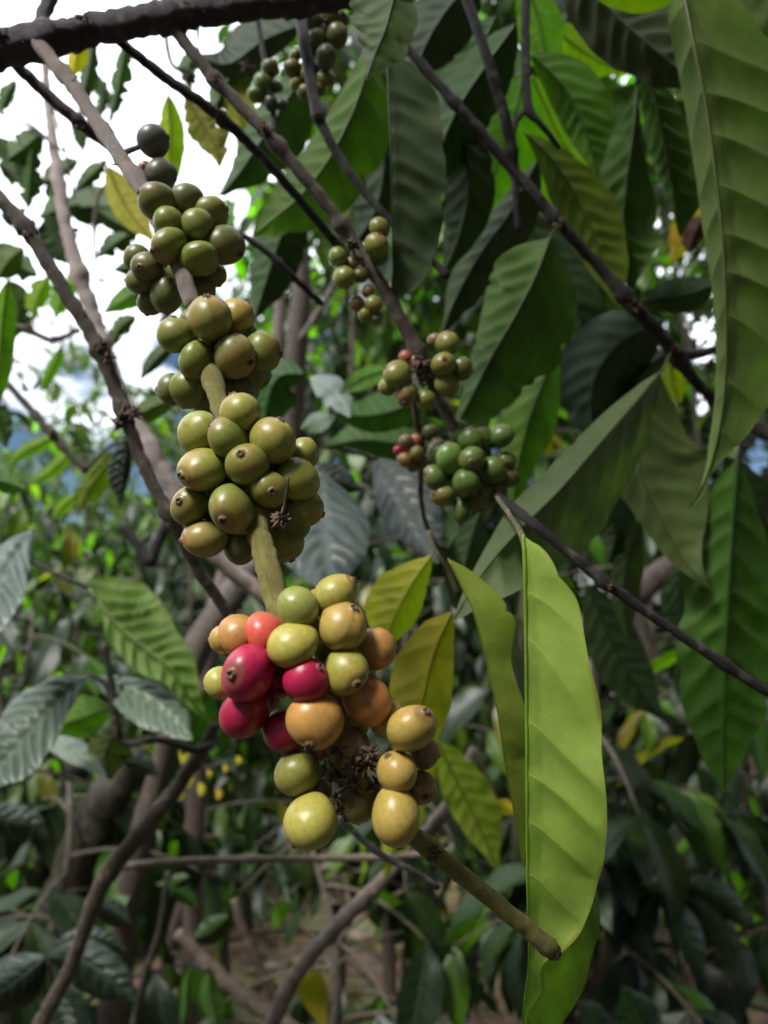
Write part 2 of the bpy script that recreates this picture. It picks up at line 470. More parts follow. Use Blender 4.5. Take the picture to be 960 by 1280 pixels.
def husk(parent, x, y, d, rpx, n=26, seed=0, spread=1.0, long=False):
    """dried flower remains: a ragged clump of small curled scales"""
    r = np.random.default_rng(seed + 100)
    c = P(x, y, d); R = rpx * d / F
    V = []; f = []
    for k in range(n):
        dr = r.normal(size=3); dr /= np.linalg.norm(dr)
        st = c + dr * R * r.uniform(0.0, 0.55) * spread
        ln = R * r.uniform(0.35, 0.8); w = R * r.uniform(0.08, 0.2)
        dd = dr + r.normal(size=3) * 0.5; dd /= np.linalg.norm(dd)
        a = np.cross(dd, r.normal(size=3)); a /= np.linalg.norm(a); b = np.cross(dd, a)
        pts = [st, st + dd * ln * 0.5 + b * ln * 0.12, st + dd * ln + b * ln * 0.45 * r.uniform(-1, 1)]
        rr = [w, w * 1.1, w * 0.25]
        i0 = len(V)
        for p, q in zip(pts, rr):
            for th in (0, 2.1, 4.2): V.append(p + q * (math.cos(th) * a + math.sin(th) * b))
        for s in range(2):
            for j in range(3): f.append((i0 + s * 3 + j, i0 + s * 3 + (j + 1) % 3, i0 + (s + 1) * 3 + (j + 1) % 3, i0 + (s + 1) * 3 + j))
        f.append((i0 + 6, i0 + 7, i0 + 8))
    return part('dried_husk', np.array(V), f, [M_HUSK], parent)

def cherry_mesh(kind):
    """unit cherry, navel at +Z"""
    th = [0, 0.05, 0.10, 0.14, 0.18, 0.23, 0.30] + list(np.linspace(0.42, math.pi, 15))
    seg = 28; V = []; faces = []; mi = []
    long, groove, flat, warp = kind
    for i, t in enumerate(th[:-1] if True else th):
        if t == 0: continue
        for j in range(seg):
            a = 2 * math.pi * j / seg
            rr = 1.0 - groove * math.exp(-(min(abs(math.atan2(math.sin(a - 0.2), math.cos(a - 0.2))), abs(math.atan2(math.sin(a - 3.34), math.cos(a - 3.34)))) / 0.16) ** 2) * math.sin(t) ** 0.7
            rr *= 1 + warp * 0.05 * math.sin(2 * a + 1) * math.sin(t) + warp * 0.03 * math.cos(2 * t + a) * math.sin(t)
            cal = 0.085 * math.exp(-((t - 0.13) / 0.045) ** 2) - 0.05 * math.exp(-(t / 0.06) ** 2) - 0.03 * math.exp(-((t - 0.26) / 0.06) ** 2)
            z = (rr + cal) * math.cos(t) * long
            if t < 0.3: z += 0.03 * math.exp(-((t - 0.12) / 0.05) ** 2) * math.sin(5 * a)
            x = rr * math.sin(t) * math.cos(a); y = rr * math.sin(t) * math.sin(a) * flat
            taper = 1 - 0.06 * max(0, -math.cos(t))
            V.append((x * taper, y * taper, z))
    rings = len(V) // seg
    top = len(V); V.append((0, 0, 0.97 * long)); bot = len(V); V.append((0, 0, -0.99 * long))
    for j in range(seg):
        faces.append((top, j, (j + 1) % seg)); mi.append(1)
    for i in range(rings - 1):
        for j in range(seg):
            faces.append((i * seg + j, (i + 1) * seg + j, (i + 1) * seg + (j + 1) % seg, i * seg + (j + 1) % seg)); mi.append(1 if i < 3 else 0)
    for j in range(seg):
        faces.append((bot, (rings - 1) * seg + (j + 1) % seg, (rings - 1) * seg + j)); mi.append(0)
    return mesh_from('cherry', V, faces, [M_CHERRY, M_HUSK], matidx=mi)

KINDS = [cherry_mesh(k) for k in ((1.0, 0, 1.0, 1), (1.12, 0, 0.97, 1.4), (1.06, 0.035, 0.95, 1), (0.97, 0.075, 0.98, 0.8), (1.2, 0.05, 0.92, 1.2), (1.03, 0.02, 1.02, 1.5))]

def cherry(parent, x, y, rpx, d, col, nub=None, kind=None, layer=0.0):
    rr = rpx * d / F
    d2 = d - layer * rr
    R = rpx * d2 / F
    w = P(x, y, d2)
    if nub is None:
        nub = (rng.uniform(-1, 1), rng.uniform(-1, 1), rng.uniform(-0.6, 0.9))
    if len(nub) == 2: nub = (nub[0], nub[1], 0.25)
    dr = Vector(RIGHT * nub[0] - UP * nub[1] - FWD * nub[2]).normalized()
    k = kind if kind is not None else rng.choice([0, 0, 1, 1, 2, 5])
    o = bpy.data.objects.new('cherry', KINDS[k])
    o.rotation_mode = 'QUATERNION'
    o.rotation_quaternion = dr.to_track_quat('Z', 'Y') @ Quaternion((0, 0, 1), rng.uniform(0, 6.28))
    o.scale = (R * 1.045, R * 1.045, R * 1.045)
    o.color = col
    place(o, parent, w)
    return o

def cluster(parent, cx, cy, d, n=14, rpx=9, seed=0):
    """one whorl of cherries: its stalk clump, which parents them"""
    h = husk(parent, cx, cy, d, rpx * 1.6, n, seed, 1.3)
    h.name = 'cherry_cluster'
    WLOC[h.name] = WLOC[parent.name]
    return h

def stalk(parent, a, b, r0=3.0, r1=2.2, color=(0.10, 0.085, 0.03, 1)):
    ts = np.linspace(0, 1, 6)[:, None]
    p = np.asarray(a, float) * (1 - ts) + np.asarray(b, float) * ts
    C = P(p[:, 0], p[:, 1], p[:, 2])
    V, f, uv = tube_geo(C, np.linspace(r0, r1, 6) * p[:, 2] / F, 7, 0.05)
    return part('stalk', V, f, [M_BARK], parent, color, uv)
# ---------------------------------------------------------------- ground
g = bpy.data.objects.new('ground', mesh_from('ground', *(lambda n, s: (
    np.array([((i / n - 0.5) * s, (j / n - 0.3) * s, 0.05 * math.sin(i * 1.7) * math.cos(j * 1.3)) for j in range(n + 1) for i in range(n + 1)]),
    [(j * (n + 1) + i, j * (n + 1) + i + 1, (j + 1) * (n + 1) + i + 1, (j + 1) * (n + 1) + i) for j in range(n) for i in range(n)]))(80, 160.0), [M_GROUND]))
g['kind'] = 'structure'
COL.objects.link(g)

# cherry colours
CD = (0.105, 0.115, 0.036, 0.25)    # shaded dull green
CG = (0.155, 0.18, 0.034, 0.45)       # olive green
CY = (0.235, 0.235, 0.042, 0.6)       # yellow green
CT = (0.36, 0.255, 0.06, 0.5)       # tan yellow
CO = (0.38, 0.185, 0.055, 0.6)        # orange
CR = (0.35, 0.011, 0.058, 0.0)      # red
CDR = (0.26, 0.008, 0.045, 0.0)     # dark red
CPK = (0.34, 0.09, 0.06, 0.1)
CBR = (0.17, 0.10, 0.055, 0.6)
CGR = (0.078, 0.130, 0.026, 0.15)     # young fresh green
COL_ = (0.19, 0.18, 0.04, 0.5)

# ---------------------------------------------------------------- thick dark stem across the top left
W_ST = (0.060, 0.040, 0.058, 1)
t0 = thing('coffee_tree', 'thick dark woody stem crossing the top left corner with cherry branches hanging from it', 'tree', P(200, 20, .44))
stem('trunk', [(-60, 80, .43, 24), (0, 62, .43, 22), (60, 50, .43, 20), (120, 37, .44, 18), (200, 22, .44, 18), (300, 8, .45, 17), (400, -2, .46, 17), (520, -24, .48, 16)],
     t0, W_ST, nodes=(.2, .48, .75), seg=22, bump=0.03, nodew=0.025, nodeh=0.2, seed=3)
stem('side_shoot', [(78, -40, .46, 11), (62, 0, .45, 9), (48, 38, .44, 8)], t0, W_ST, seg=10)
husk(t0, 105, 22, .425, 11, 16, 4); husk(t0, 2, 44, .42, 10, 14, 5); husk(t0, 235, 5, .43, 8, 12, 6)

# ---------------------------------------------------------------- main fruiting branch
W_GR = (0.29, 0.235, 0.205, 1)
W_GN = (0.31, 0.28, 0.075, 1)
b1 = thing('fruiting_branch', 'long fruiting branch in front bearing green cherries above and red and orange ones below', 'coffee branch', P(45, 55, .42))
main = [(45, 52, .425, 9), (90, 105, .41, 9), (125, 158, .395, 9), (152, 198, .38, 9.5), (180, 238, .365, 10), (222, 330, .335, 10.5), (243, 385, .32, 11),
        (270, 490, .295, 12), (300, 575, .275, 13), (322, 660, .258, 14.5), (345, 745, .244, 16), (375, 840, .236, 15), (420, 935, .232, 13), (480, 1010, .238, 12),
        (530, 1055, .245, 11.5), (600, 1112, .252, 11), (660, 1162, .258, 11), (692, 1190, .262, 10)]
MP = np.array(main)
def md(y):                                  # depth of the main branch at height y in the photo
    return float(np.interp(y, MP[:, 1], MP[:, 2]))
k1 = [r for r in main if r[1] <= 385]; k2 = [r for r in main if r[1] >= 385]
stem('bark_stem', k1, b1, W_GR, nodes=(.13, .36, .55, .78), seg=18, nodew=.02, nodeh=.28, seed=5)
stem('green_stem', k2, b1, W_GN, nodes=(.1, .22, .42, .62, .79, .985), seg=20, nodew=.012, nodeh=.22, seed=6, bump=.02)
part('cut_end', *tube_geo(P([689, 693, 697], [1187.5, 1191, 1194.5], [.2615, .262, .2622]), np.array([10.8, 9.8, 7.0]) * .262 / F, 14, .08)[:2], [M_HUSK], b1)

def whorl(parent, cx, cy, d, lst, n=18, rpx=11, seed=0):
    h = cluster(parent, cx, cy, d, n, rpx, seed)
    for c in lst:
        x, y, r, lay, col = c[:5]
        nub = c[5] if len(c) > 5 else None; kind = c[6] if len(c) > 6 else None
        dd = d(y) if callable(d) else d
        cherry(h, x, y, r, dd, col, nub, kind, lay)
    return h

c = whorl(b1, 158, 205, md(205), [
    (191, 176, 19, .3, (0.085, 0.085, 0.075, .1), (1, -.2, .1), 0), (201, 218, 19, .3, (0.085, 0.085, 0.06, .1), (1, .4, .1), 0), (181, 211, 9, .0, (.30, .12, .10, 0), (0, 0, 1), 0)], 14, 8, 1)
stalk(c, (158, 190, .379), (178, 182, .381), 4, 3.4, (.10, .085, .07, 1))
c = whorl(b1, 215, 305, md(300), [
    (198, 252, 21.5, .6, CD, (-.8, -.3, .4), 1), (235, 250, 19.5, .2, CD, (0, -1, -.2), 0), (262, 267, 20, .0, CG, (1, -.2, .2), 1), (211, 277, 18.5, 1.4, CG, (0, -.3, -.6), 0),
    (247, 280, 18.5, 1.5, CG, (0, -.9, -.5), 2), (211, 307, 21.5, 1.9, CG, (-.7, .5, .6), 1), (250, 323, 22.5, 1.6, CG, (0, .2, -1), 1), (281, 306, 23.5, .5, CD, (.9, .6, .3), 5),
    (172, 323, 16.5, -.4, CD, (-.5, -.6, .1), 0), (184, 334, 19, .9, CD, (-.2, .3, 1), 0), (178, 350, 18, .2, CD, (-1, 0, 0), 1), (207, 368, 21, .3, CD, (0, 1, -.5), 1),
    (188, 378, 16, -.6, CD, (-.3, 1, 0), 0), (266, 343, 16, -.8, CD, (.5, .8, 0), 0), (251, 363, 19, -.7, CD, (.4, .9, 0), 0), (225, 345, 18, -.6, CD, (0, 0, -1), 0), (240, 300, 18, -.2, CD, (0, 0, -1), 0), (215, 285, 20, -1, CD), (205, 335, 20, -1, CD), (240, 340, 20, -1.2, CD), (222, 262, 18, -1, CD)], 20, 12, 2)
c = whorl(b1, 262, 440, md(430), [
    (262, 398, 28, 1.2, (.22, .21, .06, .9), (0, -.75, .5), 3), (295, 396, 22, -.3, CT, (.6, -.8, -.2), 0), (219, 419, 21.5, .7, CG, (0, -.95, .35), 0), (246, 451, 21.5, 1.1, CG, (0, 1, -.6), 1),
    (293, 446, 27, .9, (.20, .19, .06, .7), (.75, .3, .45), 3), (326, 441, 24, -.2, CG, (1, .1, .15), 5), (216, 486, 19, -.3, CD, (-1, 0, 0), 0), (234, 487, 21, .2, CG, (-.3, .8, -.5), 1),
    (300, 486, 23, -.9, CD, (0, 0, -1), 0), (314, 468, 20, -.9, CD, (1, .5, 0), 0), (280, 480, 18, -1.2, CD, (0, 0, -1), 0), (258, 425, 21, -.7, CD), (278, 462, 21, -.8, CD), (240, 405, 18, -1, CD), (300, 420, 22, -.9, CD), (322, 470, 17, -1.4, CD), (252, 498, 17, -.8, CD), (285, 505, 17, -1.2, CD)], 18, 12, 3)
c = whorl(b1, 310, 620, md(605), [
    (300, 517, 25, 1.1, CY, (-.3, -.85, .2), 0), (248, 540, 25, .3, CY, (-.6, .2, -.5), 1), (286, 547, 24, 1.5, CG, (-.75, -.55, .35), 1), (341, 551, 29, 1.2, CY, (.35, -.85, .3), 3),
    (380, 567, 19.5, -.3, CY, (.3, -.8, -.2), 0), (254, 587, 28, 1.0, CY, (-.65, .25, .65), 1), (309, 581, 26, 1.8, CG, (-.15, -.45, .85), 0), (372, 599, 26, .7, CY, (.3, -.5, -.5), 5),
    (336, 611, 23.5, 1.7, CG, (.3, .15, .9), 0), (290, 635, 29, 1.6, CG, (-.15, .45, .85), 1), (238, 632, 24, .4, CG, (-.3, -.2, .9), 2), (256, 673, 25, .4, (.26, .21, .06, .8), (-.85, .1, .35), 1),
    (381, 636, 23, .1, COL_, (.9, .3, 0), 0), (356, 680, 22, -.3, COL_, (.4, .9, 0), 0), (364, 655, 22, -.4, CD, (.4, 0, -1), 0), (300, 684, 21, -.5, CD, (0, .8, -.4), 0),
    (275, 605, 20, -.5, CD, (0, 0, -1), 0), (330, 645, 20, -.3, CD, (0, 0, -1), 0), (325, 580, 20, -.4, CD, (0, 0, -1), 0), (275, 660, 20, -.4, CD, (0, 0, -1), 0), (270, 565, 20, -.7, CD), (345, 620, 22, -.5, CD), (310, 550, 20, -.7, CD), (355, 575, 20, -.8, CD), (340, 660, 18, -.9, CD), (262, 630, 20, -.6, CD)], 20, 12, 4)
husk(b1, 352, 650, md(650) - .012, 17, 40, 9)
stalk(b1, (354, 645, md(650) - .013), (361, 597, md(650) - .016), 2.2, 1.6, (.09, .06, .045, 1))
c = whorl(b1, 370, 850, md(830), [
    (372, 759, 26, 1.2, (.23, .24, .055, .3), (.5, .5, -.6), 0), (419, 743, 26, .4, (.32, .28, .06, .3), (.75, -.6, .1), 1), (428, 783, 31, 1.0, CT, (.45, -.75, .35), 3), (470, 810, 25, .0, CO, (.9, .1, 0), 0),
    (366, 805, 28.5, 1.7, (.36, .31, .06, .3), (-.9, .3, -.2), 1), (331, 791, 24, .6, (.50, .07, .05, .3), (-.2, -.7, -.5), 1), (297, 793, 23, .1, CO, (-.3, -.6, -.4), 1), (279, 800, 17, -.3, CT, (-1, 0, 0), 0),
    (311, 840, 33.5, 1.3, CR, (-.35, -.1, .8), 1), (275, 853, 19, -.5, (.30, .29, .055, .2), (-.85, .45, .2), 0), (307, 889, 31, .6, CDR, (-.3, 1, -.6), 1), (383, 850, 28, 1.9, CR, (.6, -.6, .4), 0),
    (432, 838, 27.5, 1.5, (.27, .25, .045, .4), (.45, .35, .75), 1), (395, 900, 33, 1.5, (.46, .23, .06, .5), (-.15, .65, .65), 5), (457, 874, 31, .6, (.42, .15, .05, .4), (.5, .8, -.4), 1),
    (358, 914, 27, .5, CDR, (-.6, .6, -.3), 0), (397, 936, 15, -.2, CPK, (0, 1, 0), 0), (345, 850, 22, -.8, CDR, (0, 0, -1), 0), (410, 812, 20, -.6, CG, (0, 0, -1), 0), (398, 752, 16, -.8, CO, (0, -1, 0), 0), (440, 905, 22, -.6, COL_, (0, 0, -1), 0), (330, 870, 22, -1, CDR), (345, 820, 20, -.8, CDR), (400, 860, 22, -.9, CBR), (420, 870, 20, -1, COL_), (450, 840, 20, -1, COL_), (372, 780, 20, -1, COL_), (395, 780, 18, -1, COL_)], 20, 13, 5)
c = whorl(b1, 440, 965, md(965), [
    (484, 897, 24, -.2, (.33, .24, .08, .6), (.3, -.6, -.5), 0), (515, 911, 29, 1.0, CT, (.45, -.7, .4), 1), (496, 965, 25, 1.2, CT, (-.4, -.8, .25), 0), (524, 984, 21, .0, CBR, (.3, .2, .9), 0),
    (494, 1020, 32, 1.2, CT, (.15, .95, .05), 1), (372, 966, 28, .4, COL_, (-.6, .5, -.4), 0), (388, 1026, 32, 1.2, (.31, .275, .055, .3), (-.6, .8, .15), 5), (448, 1001, 26, -.7, (.15, .14, .04, .5), (0, 1, 0), 0),
    (436, 935, 29, -.1, CBR, (0, .3, .6), 3), (530, 940, 19, -.5, CBR, (.8, .2, 0), 0), (400, 985, 16, -.9, CBR, (0, 0, -1), 0)], 30, 16, 6)
for i, (x, y, r_) in enumerate([(445, 955, 24), (415, 968, 15), (470, 985, 16), (432, 1015, 15), (462, 940, 13), (420, 1000, 12), (440, 975, 26), (455, 950, 20), (425, 940, 16)]):
    husk(b1, x, y, md(y) - .004, r_, 34, 20 + i, 1.1)
husk(b1, 541, 1064, .243, 13, 30, 31)
husk(b1, 160, 206, .378, 12, 16, 32); husk(b1, 94, 104, .408, 10, 12, 33)

# ---------------------------------------------------------------- second fruiting branch
W_BR = (0.13, 0.10, 0.082, 1)
b2 = thing('fruiting_branch', 'second fruiting branch running down the middle to a tight bunch of small bright green cherries', 'coffee branch', P(205, 25, .43))
stem('bark_stem', [(205, 20, .44, 8), (262, 92, .44, 7.5), (330, 163, .44, 8), (400, 245, .445, 8), (440, 300, .45, 8.5), (485, 370, .45, 8.5), (525, 445, .455, 9), (548, 495, .46, 7), (568, 535, .46, 6.5), (600, 585, .465, 6), (628, 625, .47, 6)],
     b2, W_BR, nodes=(.14, .29, .46, .71, .93), seg=14, nodew=.012, nodeh=.45, seed=8)
husk(b2, 332, 163, .435, 13, 24, 41); husk(b2, 440, 308, .44, 13, 24, 42); husk(b2, 524, 455, .447, 17, 40, 43); husk(b2, 270, 96, .435, 8, 10, 44)
whorl(b2, 450, 330, .445, [(475, 285, 12.5, .3, CG), (470, 307, 14.5, .8, CG, (.2, -.6, .5), 0), (423, 321, 11.5, .5, CG, (0, 0, -1), 0), (430, 347, 13.5, .8, CG, (.3, .9, 0), 0), (473, 320, 12, -.5, CD),
    (451, 344, 10, 0, CD), (460, 364, 8, -.3, CBR), (446, 379, 9, .3, CBR), (467, 380, 10, .3, CG), (456, 394, 9, .2, CG), (470, 398, 8, -.2, CD), (440, 330, 9, -.3, CBR)], 14, 9, 11)
whorl(b2, 528, 470, .452, [(559, 430, 15, .3, CG, (0, -.9, .3), 0), (554, 456, 15, 1.1, CG, (0, -.3, .9), 0), (576, 461, 14.5, .2, CD, (.9, .2, .1), 0), (559, 480, 14.5, .4, CG, (.2, .9, .2), 1), (497, 469, 17, .9, CG, (-.8, -.5, .3), 5),
    (485, 483, 12, .2, CG, (-.9, .3, 0), 0), (509, 493, 14.5, .7, (.17, .14, .05, .8), (-.2, .7, .6), 1), (533, 500, 13, .2, CG, (0, .9, .3), 0), (543, 425, 9, -.4, CBR), (507, 447, 9, -.3, CPK), (520, 452, 8, -.3, CBR)], 16, 10, 12)
whorl(b2, 598, 585, .465, [(576, 542, 14.5, .2, CGR, (0, -.9, 0), 1), (588, 550, 15.5, .9, CGR, (.2, -.8, .2), 2), (604, 547, 13.5, .4, CGR, (.1, -.9, .3), 0), (625, 545, 16, .4, CGR, (.9, -.2, .3), 1),
    (551, 566, 15, .4, CGR, (-.8, -.3, 0), 1), (563, 573, 16.5, 1.2, (.12, .21, .04, .1), (-.1, -.9, .1), 4), (589, 575, 16.5, 1.8, CGR, (-.1, .2, .95), 0), (545, 596, 15, .8, CGR, (-.8, -.2, .5), 1),
    (583, 603, 18, 1.6, CGR, (.2, .8, .5), 3), (616, 588, 16.5, 1.1, CGR, (.8, .1, .5), 0), (632, 576, 12, .2, CGR), (636, 595, 13, -.2, CD), (554, 620, 14, .7, (.13, .17, .04, .6), (-.8, -.2, .5), 1),
    (577, 637, 14, .4, CGR, (-.1, 1, 0), 4), (606, 620, 16, .2, CD, (.2, .9, 0), 0), (600, 570, 15, -.5, CD, (0, 0, -1), 0), (570, 595, 15, -.6, CD, (0, 0, -1), 0), (622, 612, 13, -.4, CD), (590, 625, 13, -.2, CD)], 18, 12, 13)
husk(b2, 628, 622, .465, 10, 16, 45)

# small branchlet with the tiny red berries, hanging behind the second branch
b3 = thing('fruiting_branch', 'thin hanging branchlet with a few tiny reddish cherries behind the bright green bunch', 'coffee branch', P(515, 470, .56))
stem('green_stem', [(512, 470, .55, 4), (520, 520, .56, 4.5), (527, 560, .57, 4.5), (526, 620, .58, 3.5), (536, 665, .59, 3.2), (558, 700, .60, 3.5), (572, 730, .61, 3.5)], b3, (.10, .085, .04, 1), nodes=(.32,), seg=8)
whorl(b3, 526, 562, .565, [(508, 552, 9, .5, CBR), (498, 563, 6, .3, CR), (506, 575, 9.5, .6, (.30, .17, .06, .6)), (521, 567, 9.5, .8, (.24, .20, .06, .6)), (538, 541, 10, .2, CD), (520, 551, 7.5, .2, CPK), (530, 578, 10, 0, CD), (515, 582, 8, 0, CBR),
    (545, 554, 9, .2, CBR), (543, 570, 9, .1, CD), (512, 560, 7, 0, CPK)], 12, 8, 14)

# upper clusters near the top stem
b4 = thing('fruiting_branch', 'short branchlet with small dark green cherries hanging high between the two dark twigs', 'coffee branch', P(340, 160, .58))
stem('bark_stem', [(318, 5, .60, 3.5), (330, 70, .59, 3.5), (339, 120, .58, 4), (343, 170, .57, 4)], b4, (.07, .055, .05, 1), nodes=(.6,), seg=8)
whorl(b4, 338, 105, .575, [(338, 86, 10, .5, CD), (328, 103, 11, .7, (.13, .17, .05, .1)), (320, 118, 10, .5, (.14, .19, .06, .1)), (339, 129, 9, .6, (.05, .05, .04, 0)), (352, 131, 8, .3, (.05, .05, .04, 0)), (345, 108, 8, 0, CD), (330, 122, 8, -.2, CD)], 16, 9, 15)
husk(b4, 310, 85, .6, 12, 24, 46); husk(b4, 236, 95, .62, 12, 24, 47)
b5 = thing('fruiting_branch', 'bunch of nearly black green cherries hanging under the thick stem at the top', 'coffee branch', P(398, 20, .50))
stem('bark_stem', [(430, -20, .50, 6), (410, 30, .51, 6), (396, 80, .52, 5), (388, 130, .52, 4)], b5, (.06, .05, .05, 1), nodes=(.45,), seg=8)
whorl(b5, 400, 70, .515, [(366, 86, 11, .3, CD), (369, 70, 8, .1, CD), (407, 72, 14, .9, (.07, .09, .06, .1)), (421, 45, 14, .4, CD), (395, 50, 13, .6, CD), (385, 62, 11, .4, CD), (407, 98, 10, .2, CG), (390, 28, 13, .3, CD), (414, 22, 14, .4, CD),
    (372, 105, 9, 0, CG), (384, 95, 10, .2, CD), (398, 112, 8, 0, CD), (425, 25, 11, 0, CD), (381, 115, 9, .1, CD)], 16, 10, 16)

# ---------------------------------------------------------------- bare branches and twigs
W_DK = (0.022, 0.017, 0.018, 1)
def twig(label, pts, color, nodes=(), name='twig', cat='twig', husks=(), seed=1, seg=10, group=None, bump=.04, nodeh=.45, nodew=.014):
    p0 = pts[0]
    t = thing(name, label, cat, P(p0[0], p0[1], p0[2]), group)
    stem('bark_stem', pts, t, color, nodes=nodes, seg=seg, seed=seed, bump=bump, nodeh=nodeh, nodew=nodew)
    for k, (x, y, r_) in enumerate(husks):
        dd = float(np.interp(y, *zip(*sorted((q[1], q[2]) for q in pts)))) - 0.004
        husk(t, x, y, dd, r_, 22, seed * 7 + k)
    return t
TW = {}
TW['a'] = twig('dark twig sloping from the thick stem behind the second fruiting branch', [(138, 42, .45, 6), (200, 92, .46, 6.5), (275, 146, .47, 7), (335, 205, .48, 6), (400, 280, .50, 5.5), (440, 330, .52, 5)], W_DK, (.42,), husks=[(275, 147, 9)], seed=51)
TW['b'] = twig('thin dark twig with a tip below the yellow leaf, right of the upper green cherries', [(285, 285, .56, 4), (330, 312, .57, 4.5), (365, 345, .58, 4.5), (402, 380, .60, 3.5)], W_DK, (.5,), seed=52)
TW['c'] = twig('black twig curving from the top stem down across the hanging leaves', [(368, -15, .50, 8), (382, 60, .47, 7.5), (397, 142, .46, 7), (430, 205, .46, 5.5), (480, 268, .46, 5), (530, 315, .46, 4.5), (561, 347, .46, 4.5)], W_DK, (.38, .98), husks=[(397, 144, 8)], seed=53)
TW['d'] = twig('purplish dark twig crossing behind the main fruiting branch near the thick stem', [(12, 72, .46, 8), (50, 110, .47, 7.5), (98, 152, .48, 8), (135, 183, .49, 5), (160, 200, .50, 4.5)], (.07, .045, .06, 1), (.6,), husks=[(100, 158, 9)], seed=54)
TW['e'] = twig('brown branch at left with two ragged black flower nodes', [(-30, 215, .47, 9), (35, 290, .47, 9), (75, 355, .47, 9), (112, 415, .47, 8.5), (130, 450, .47, 9.5), (155, 515, .47, 8.5), (180, 583, .47, 8), (215, 650, .47, 7.5), (250, 715, .48, 7.5), (290, 775, .49, 6.5)],
                   (.085, .06, .042, 1), (.14, .42, .54, .76), name='branch', cat='branch', husks=[(125, 432, 12), (132, 447, 13), (152, 520, 17), (167, 517, 15), (146, 528, 14), (34, 292, 9), (212, 655, 7)], seed=55)
TW['f'] = twig('pale lichen grey branch, out of focus, rising at left behind the brown one', [(55, 60, .95, 4), (60, 130, .93, 5), (72, 215, .9, 7), (84, 290, .88, 8), (108, 370, .87, 10), (150, 490, .86, 10), (205, 590, .85, 11), (265, 690, .86, 10), (335, 750, .88, 10)], (.42, .34, .31, 1), (.22, .38, .5, .68), name='branch', cat='branch', husks=[(75, 220, 7)], seed=56, bump=.08, nodeh=.3)
TW['g'] = twig('dark twig running from the bright green bunch to the right edge', [(618, 618, .46, 6), (655, 645, .41, 6.5), (700, 682, .40, 6), (762, 732, .40, 7), (830, 780, .40, 6), (905, 830, .40, 6.5), (990, 885, .40, 5)], W_DK, (.38, .78), husks=[(763, 733, 7)], seed=57, nodew=.02)
TW['h'] = twig('long dark branch dropping through the upper right leaves to a knotted fork', [(505, 55, .56, 6), (570, 130, .56, 6.5), (635, 205, .57, 7), (700, 280, .57, 7), (750, 335, .58, 7), (790, 380, .58, 9), (835, 430, .60, 9), (870, 478, .62, 7), (905, 508, .64, 6)],
                   W_DK, (.16, .47, .69, .86), name='branch', cat='branch', husks=[(700, 280, 10), (792, 382, 13), (838, 440, 13)], seed=58)
TW['i'] = twig('thin dark twig falling from the top edge between the hanging leaves', [(576, -20, .55, 6), (605, 60, .55, 6.5), (632, 150, .56, 7), (643, 210, .57, 6), (648, 290, .58, 4)], W_DK, (.68,), seed=59)
TW['j'] = twig('forked dark twig hanging straight down at top right of the middle', [(657, -20, .60, 6), (657, 60, .60, 5.5), (660, 133, .60, 6), (676, 155, .60, 4), (700, 185, .61, 3)], W_DK, (.72,), seed=60)
stem('side_shoot', [(660, 135, .60, 4), (646, 150, .60, 4), (640, 175, .60, 3.5)], TW['j'], W_DK, seg=8)
TW['k'] = twig('short dark twig reaching the right edge beside the huge hanging leaf', [(838, 440, .61, 7), (870, 443, .62, 6), (900, 435, .63, 5), (960, 420, .66, 5)], W_DK, (.2,), seed=61)
TW['l'] = twig('grey brown limb poking in at the right edge below the huge leaf', [(1010, 548, .9, 12), (965, 546, .9, 11), (938, 530, .9, 8), (925, 545, .9, 4)], (.10, .08, .075, 1), (), seed=62)
TW['m'] = twig('thick brown limb, out of focus, behind the dark twig at right', [(700, 805, 1.35, 15), (735, 785, 1.35, 17), (790, 745, 1.35, 17), (850, 700, 1.35, 15), (930, 640, 1.35, 14)], (.12, .085, .075, 1), (.4,), name='branch', cat='branch', seed=63, seg=14)
TW['n'] = twig('pale broken branch standing behind the yellow cherries and the olive leaves', [(592, 935, 1.0, 6), (580, 975, 1.0, 8), (552, 1020, 1.0, 9), (510, 1065, 1.0, 9), (470, 1108, 1.0, 9), (420, 1160, 1.0, 10), (372, 1215, 1.0, 10), (335, 1290, 1.0, 11)], (.15, .115, .095, 1), (.1, .3, .62), name='branch', cat='branch', seed=64, bump=.07, nodeh=.2)
TW['o'] = twig('brown branch curving down the left below the red cherries', [(270, 905, .85, 7), (245, 950, .85, 8), (205, 1005, .86, 10), (165, 1055, .87, 11), (132, 1095, .88, 11), (110, 1150, .89, 9), (85, 1215, .9, 9), (40, 1300, .9, 10)], (.08, .058, .042, 1), (.12, .5, .6), name='branch', cat='branch', seed=65, seg=14, nodeh=.2)
TW['p'] = twig('thin straight pale shoot running level below the lowest cherries', [(150, 1083, .9, 5), (220, 1077, .9, 4.5), (300, 1074, .92, 4.5), (400, 1073, .94, 4.5), (475, 1071, .96, 4.5), (560, 1065, .98, 4)], (.22, .17, .13, 1), (.4,), seed=66)
TW['q'] = twig('black crooked twig sagging behind the lowest yellow cherry', [(425, 1020, .5, 5), (448, 1045, .5, 4), (480, 1070, .5, 4), (520, 1090, .5, 4), (548, 1110, .5, 3.5)], W_DK, (.4,), seed=67)
TW['r'] = twig('thin dark stalks looping under the pale leaves at left', [(130, 805, .8, 4), (142, 870, .8, 4.5), (146, 915, .8, 5), (160, 930, .8, 4), (200, 925, .81, 4), (245, 938, .82, 5), (265, 930, .83, 5)], W_DK, (.45,), seed=68, husks=[(146, 912, 8)])
TW['s'] = twig('brown slanting shoot at left with dry flower tufts', [(10, 480, .95, 4), (45, 520, .95, 5), (75, 555, .95, 5), (108, 590, .95, 4)], (.07, .055, .04, 1), (.35, .7), husks=[(30, 485, 8), (68, 540, 8)], seed=69)
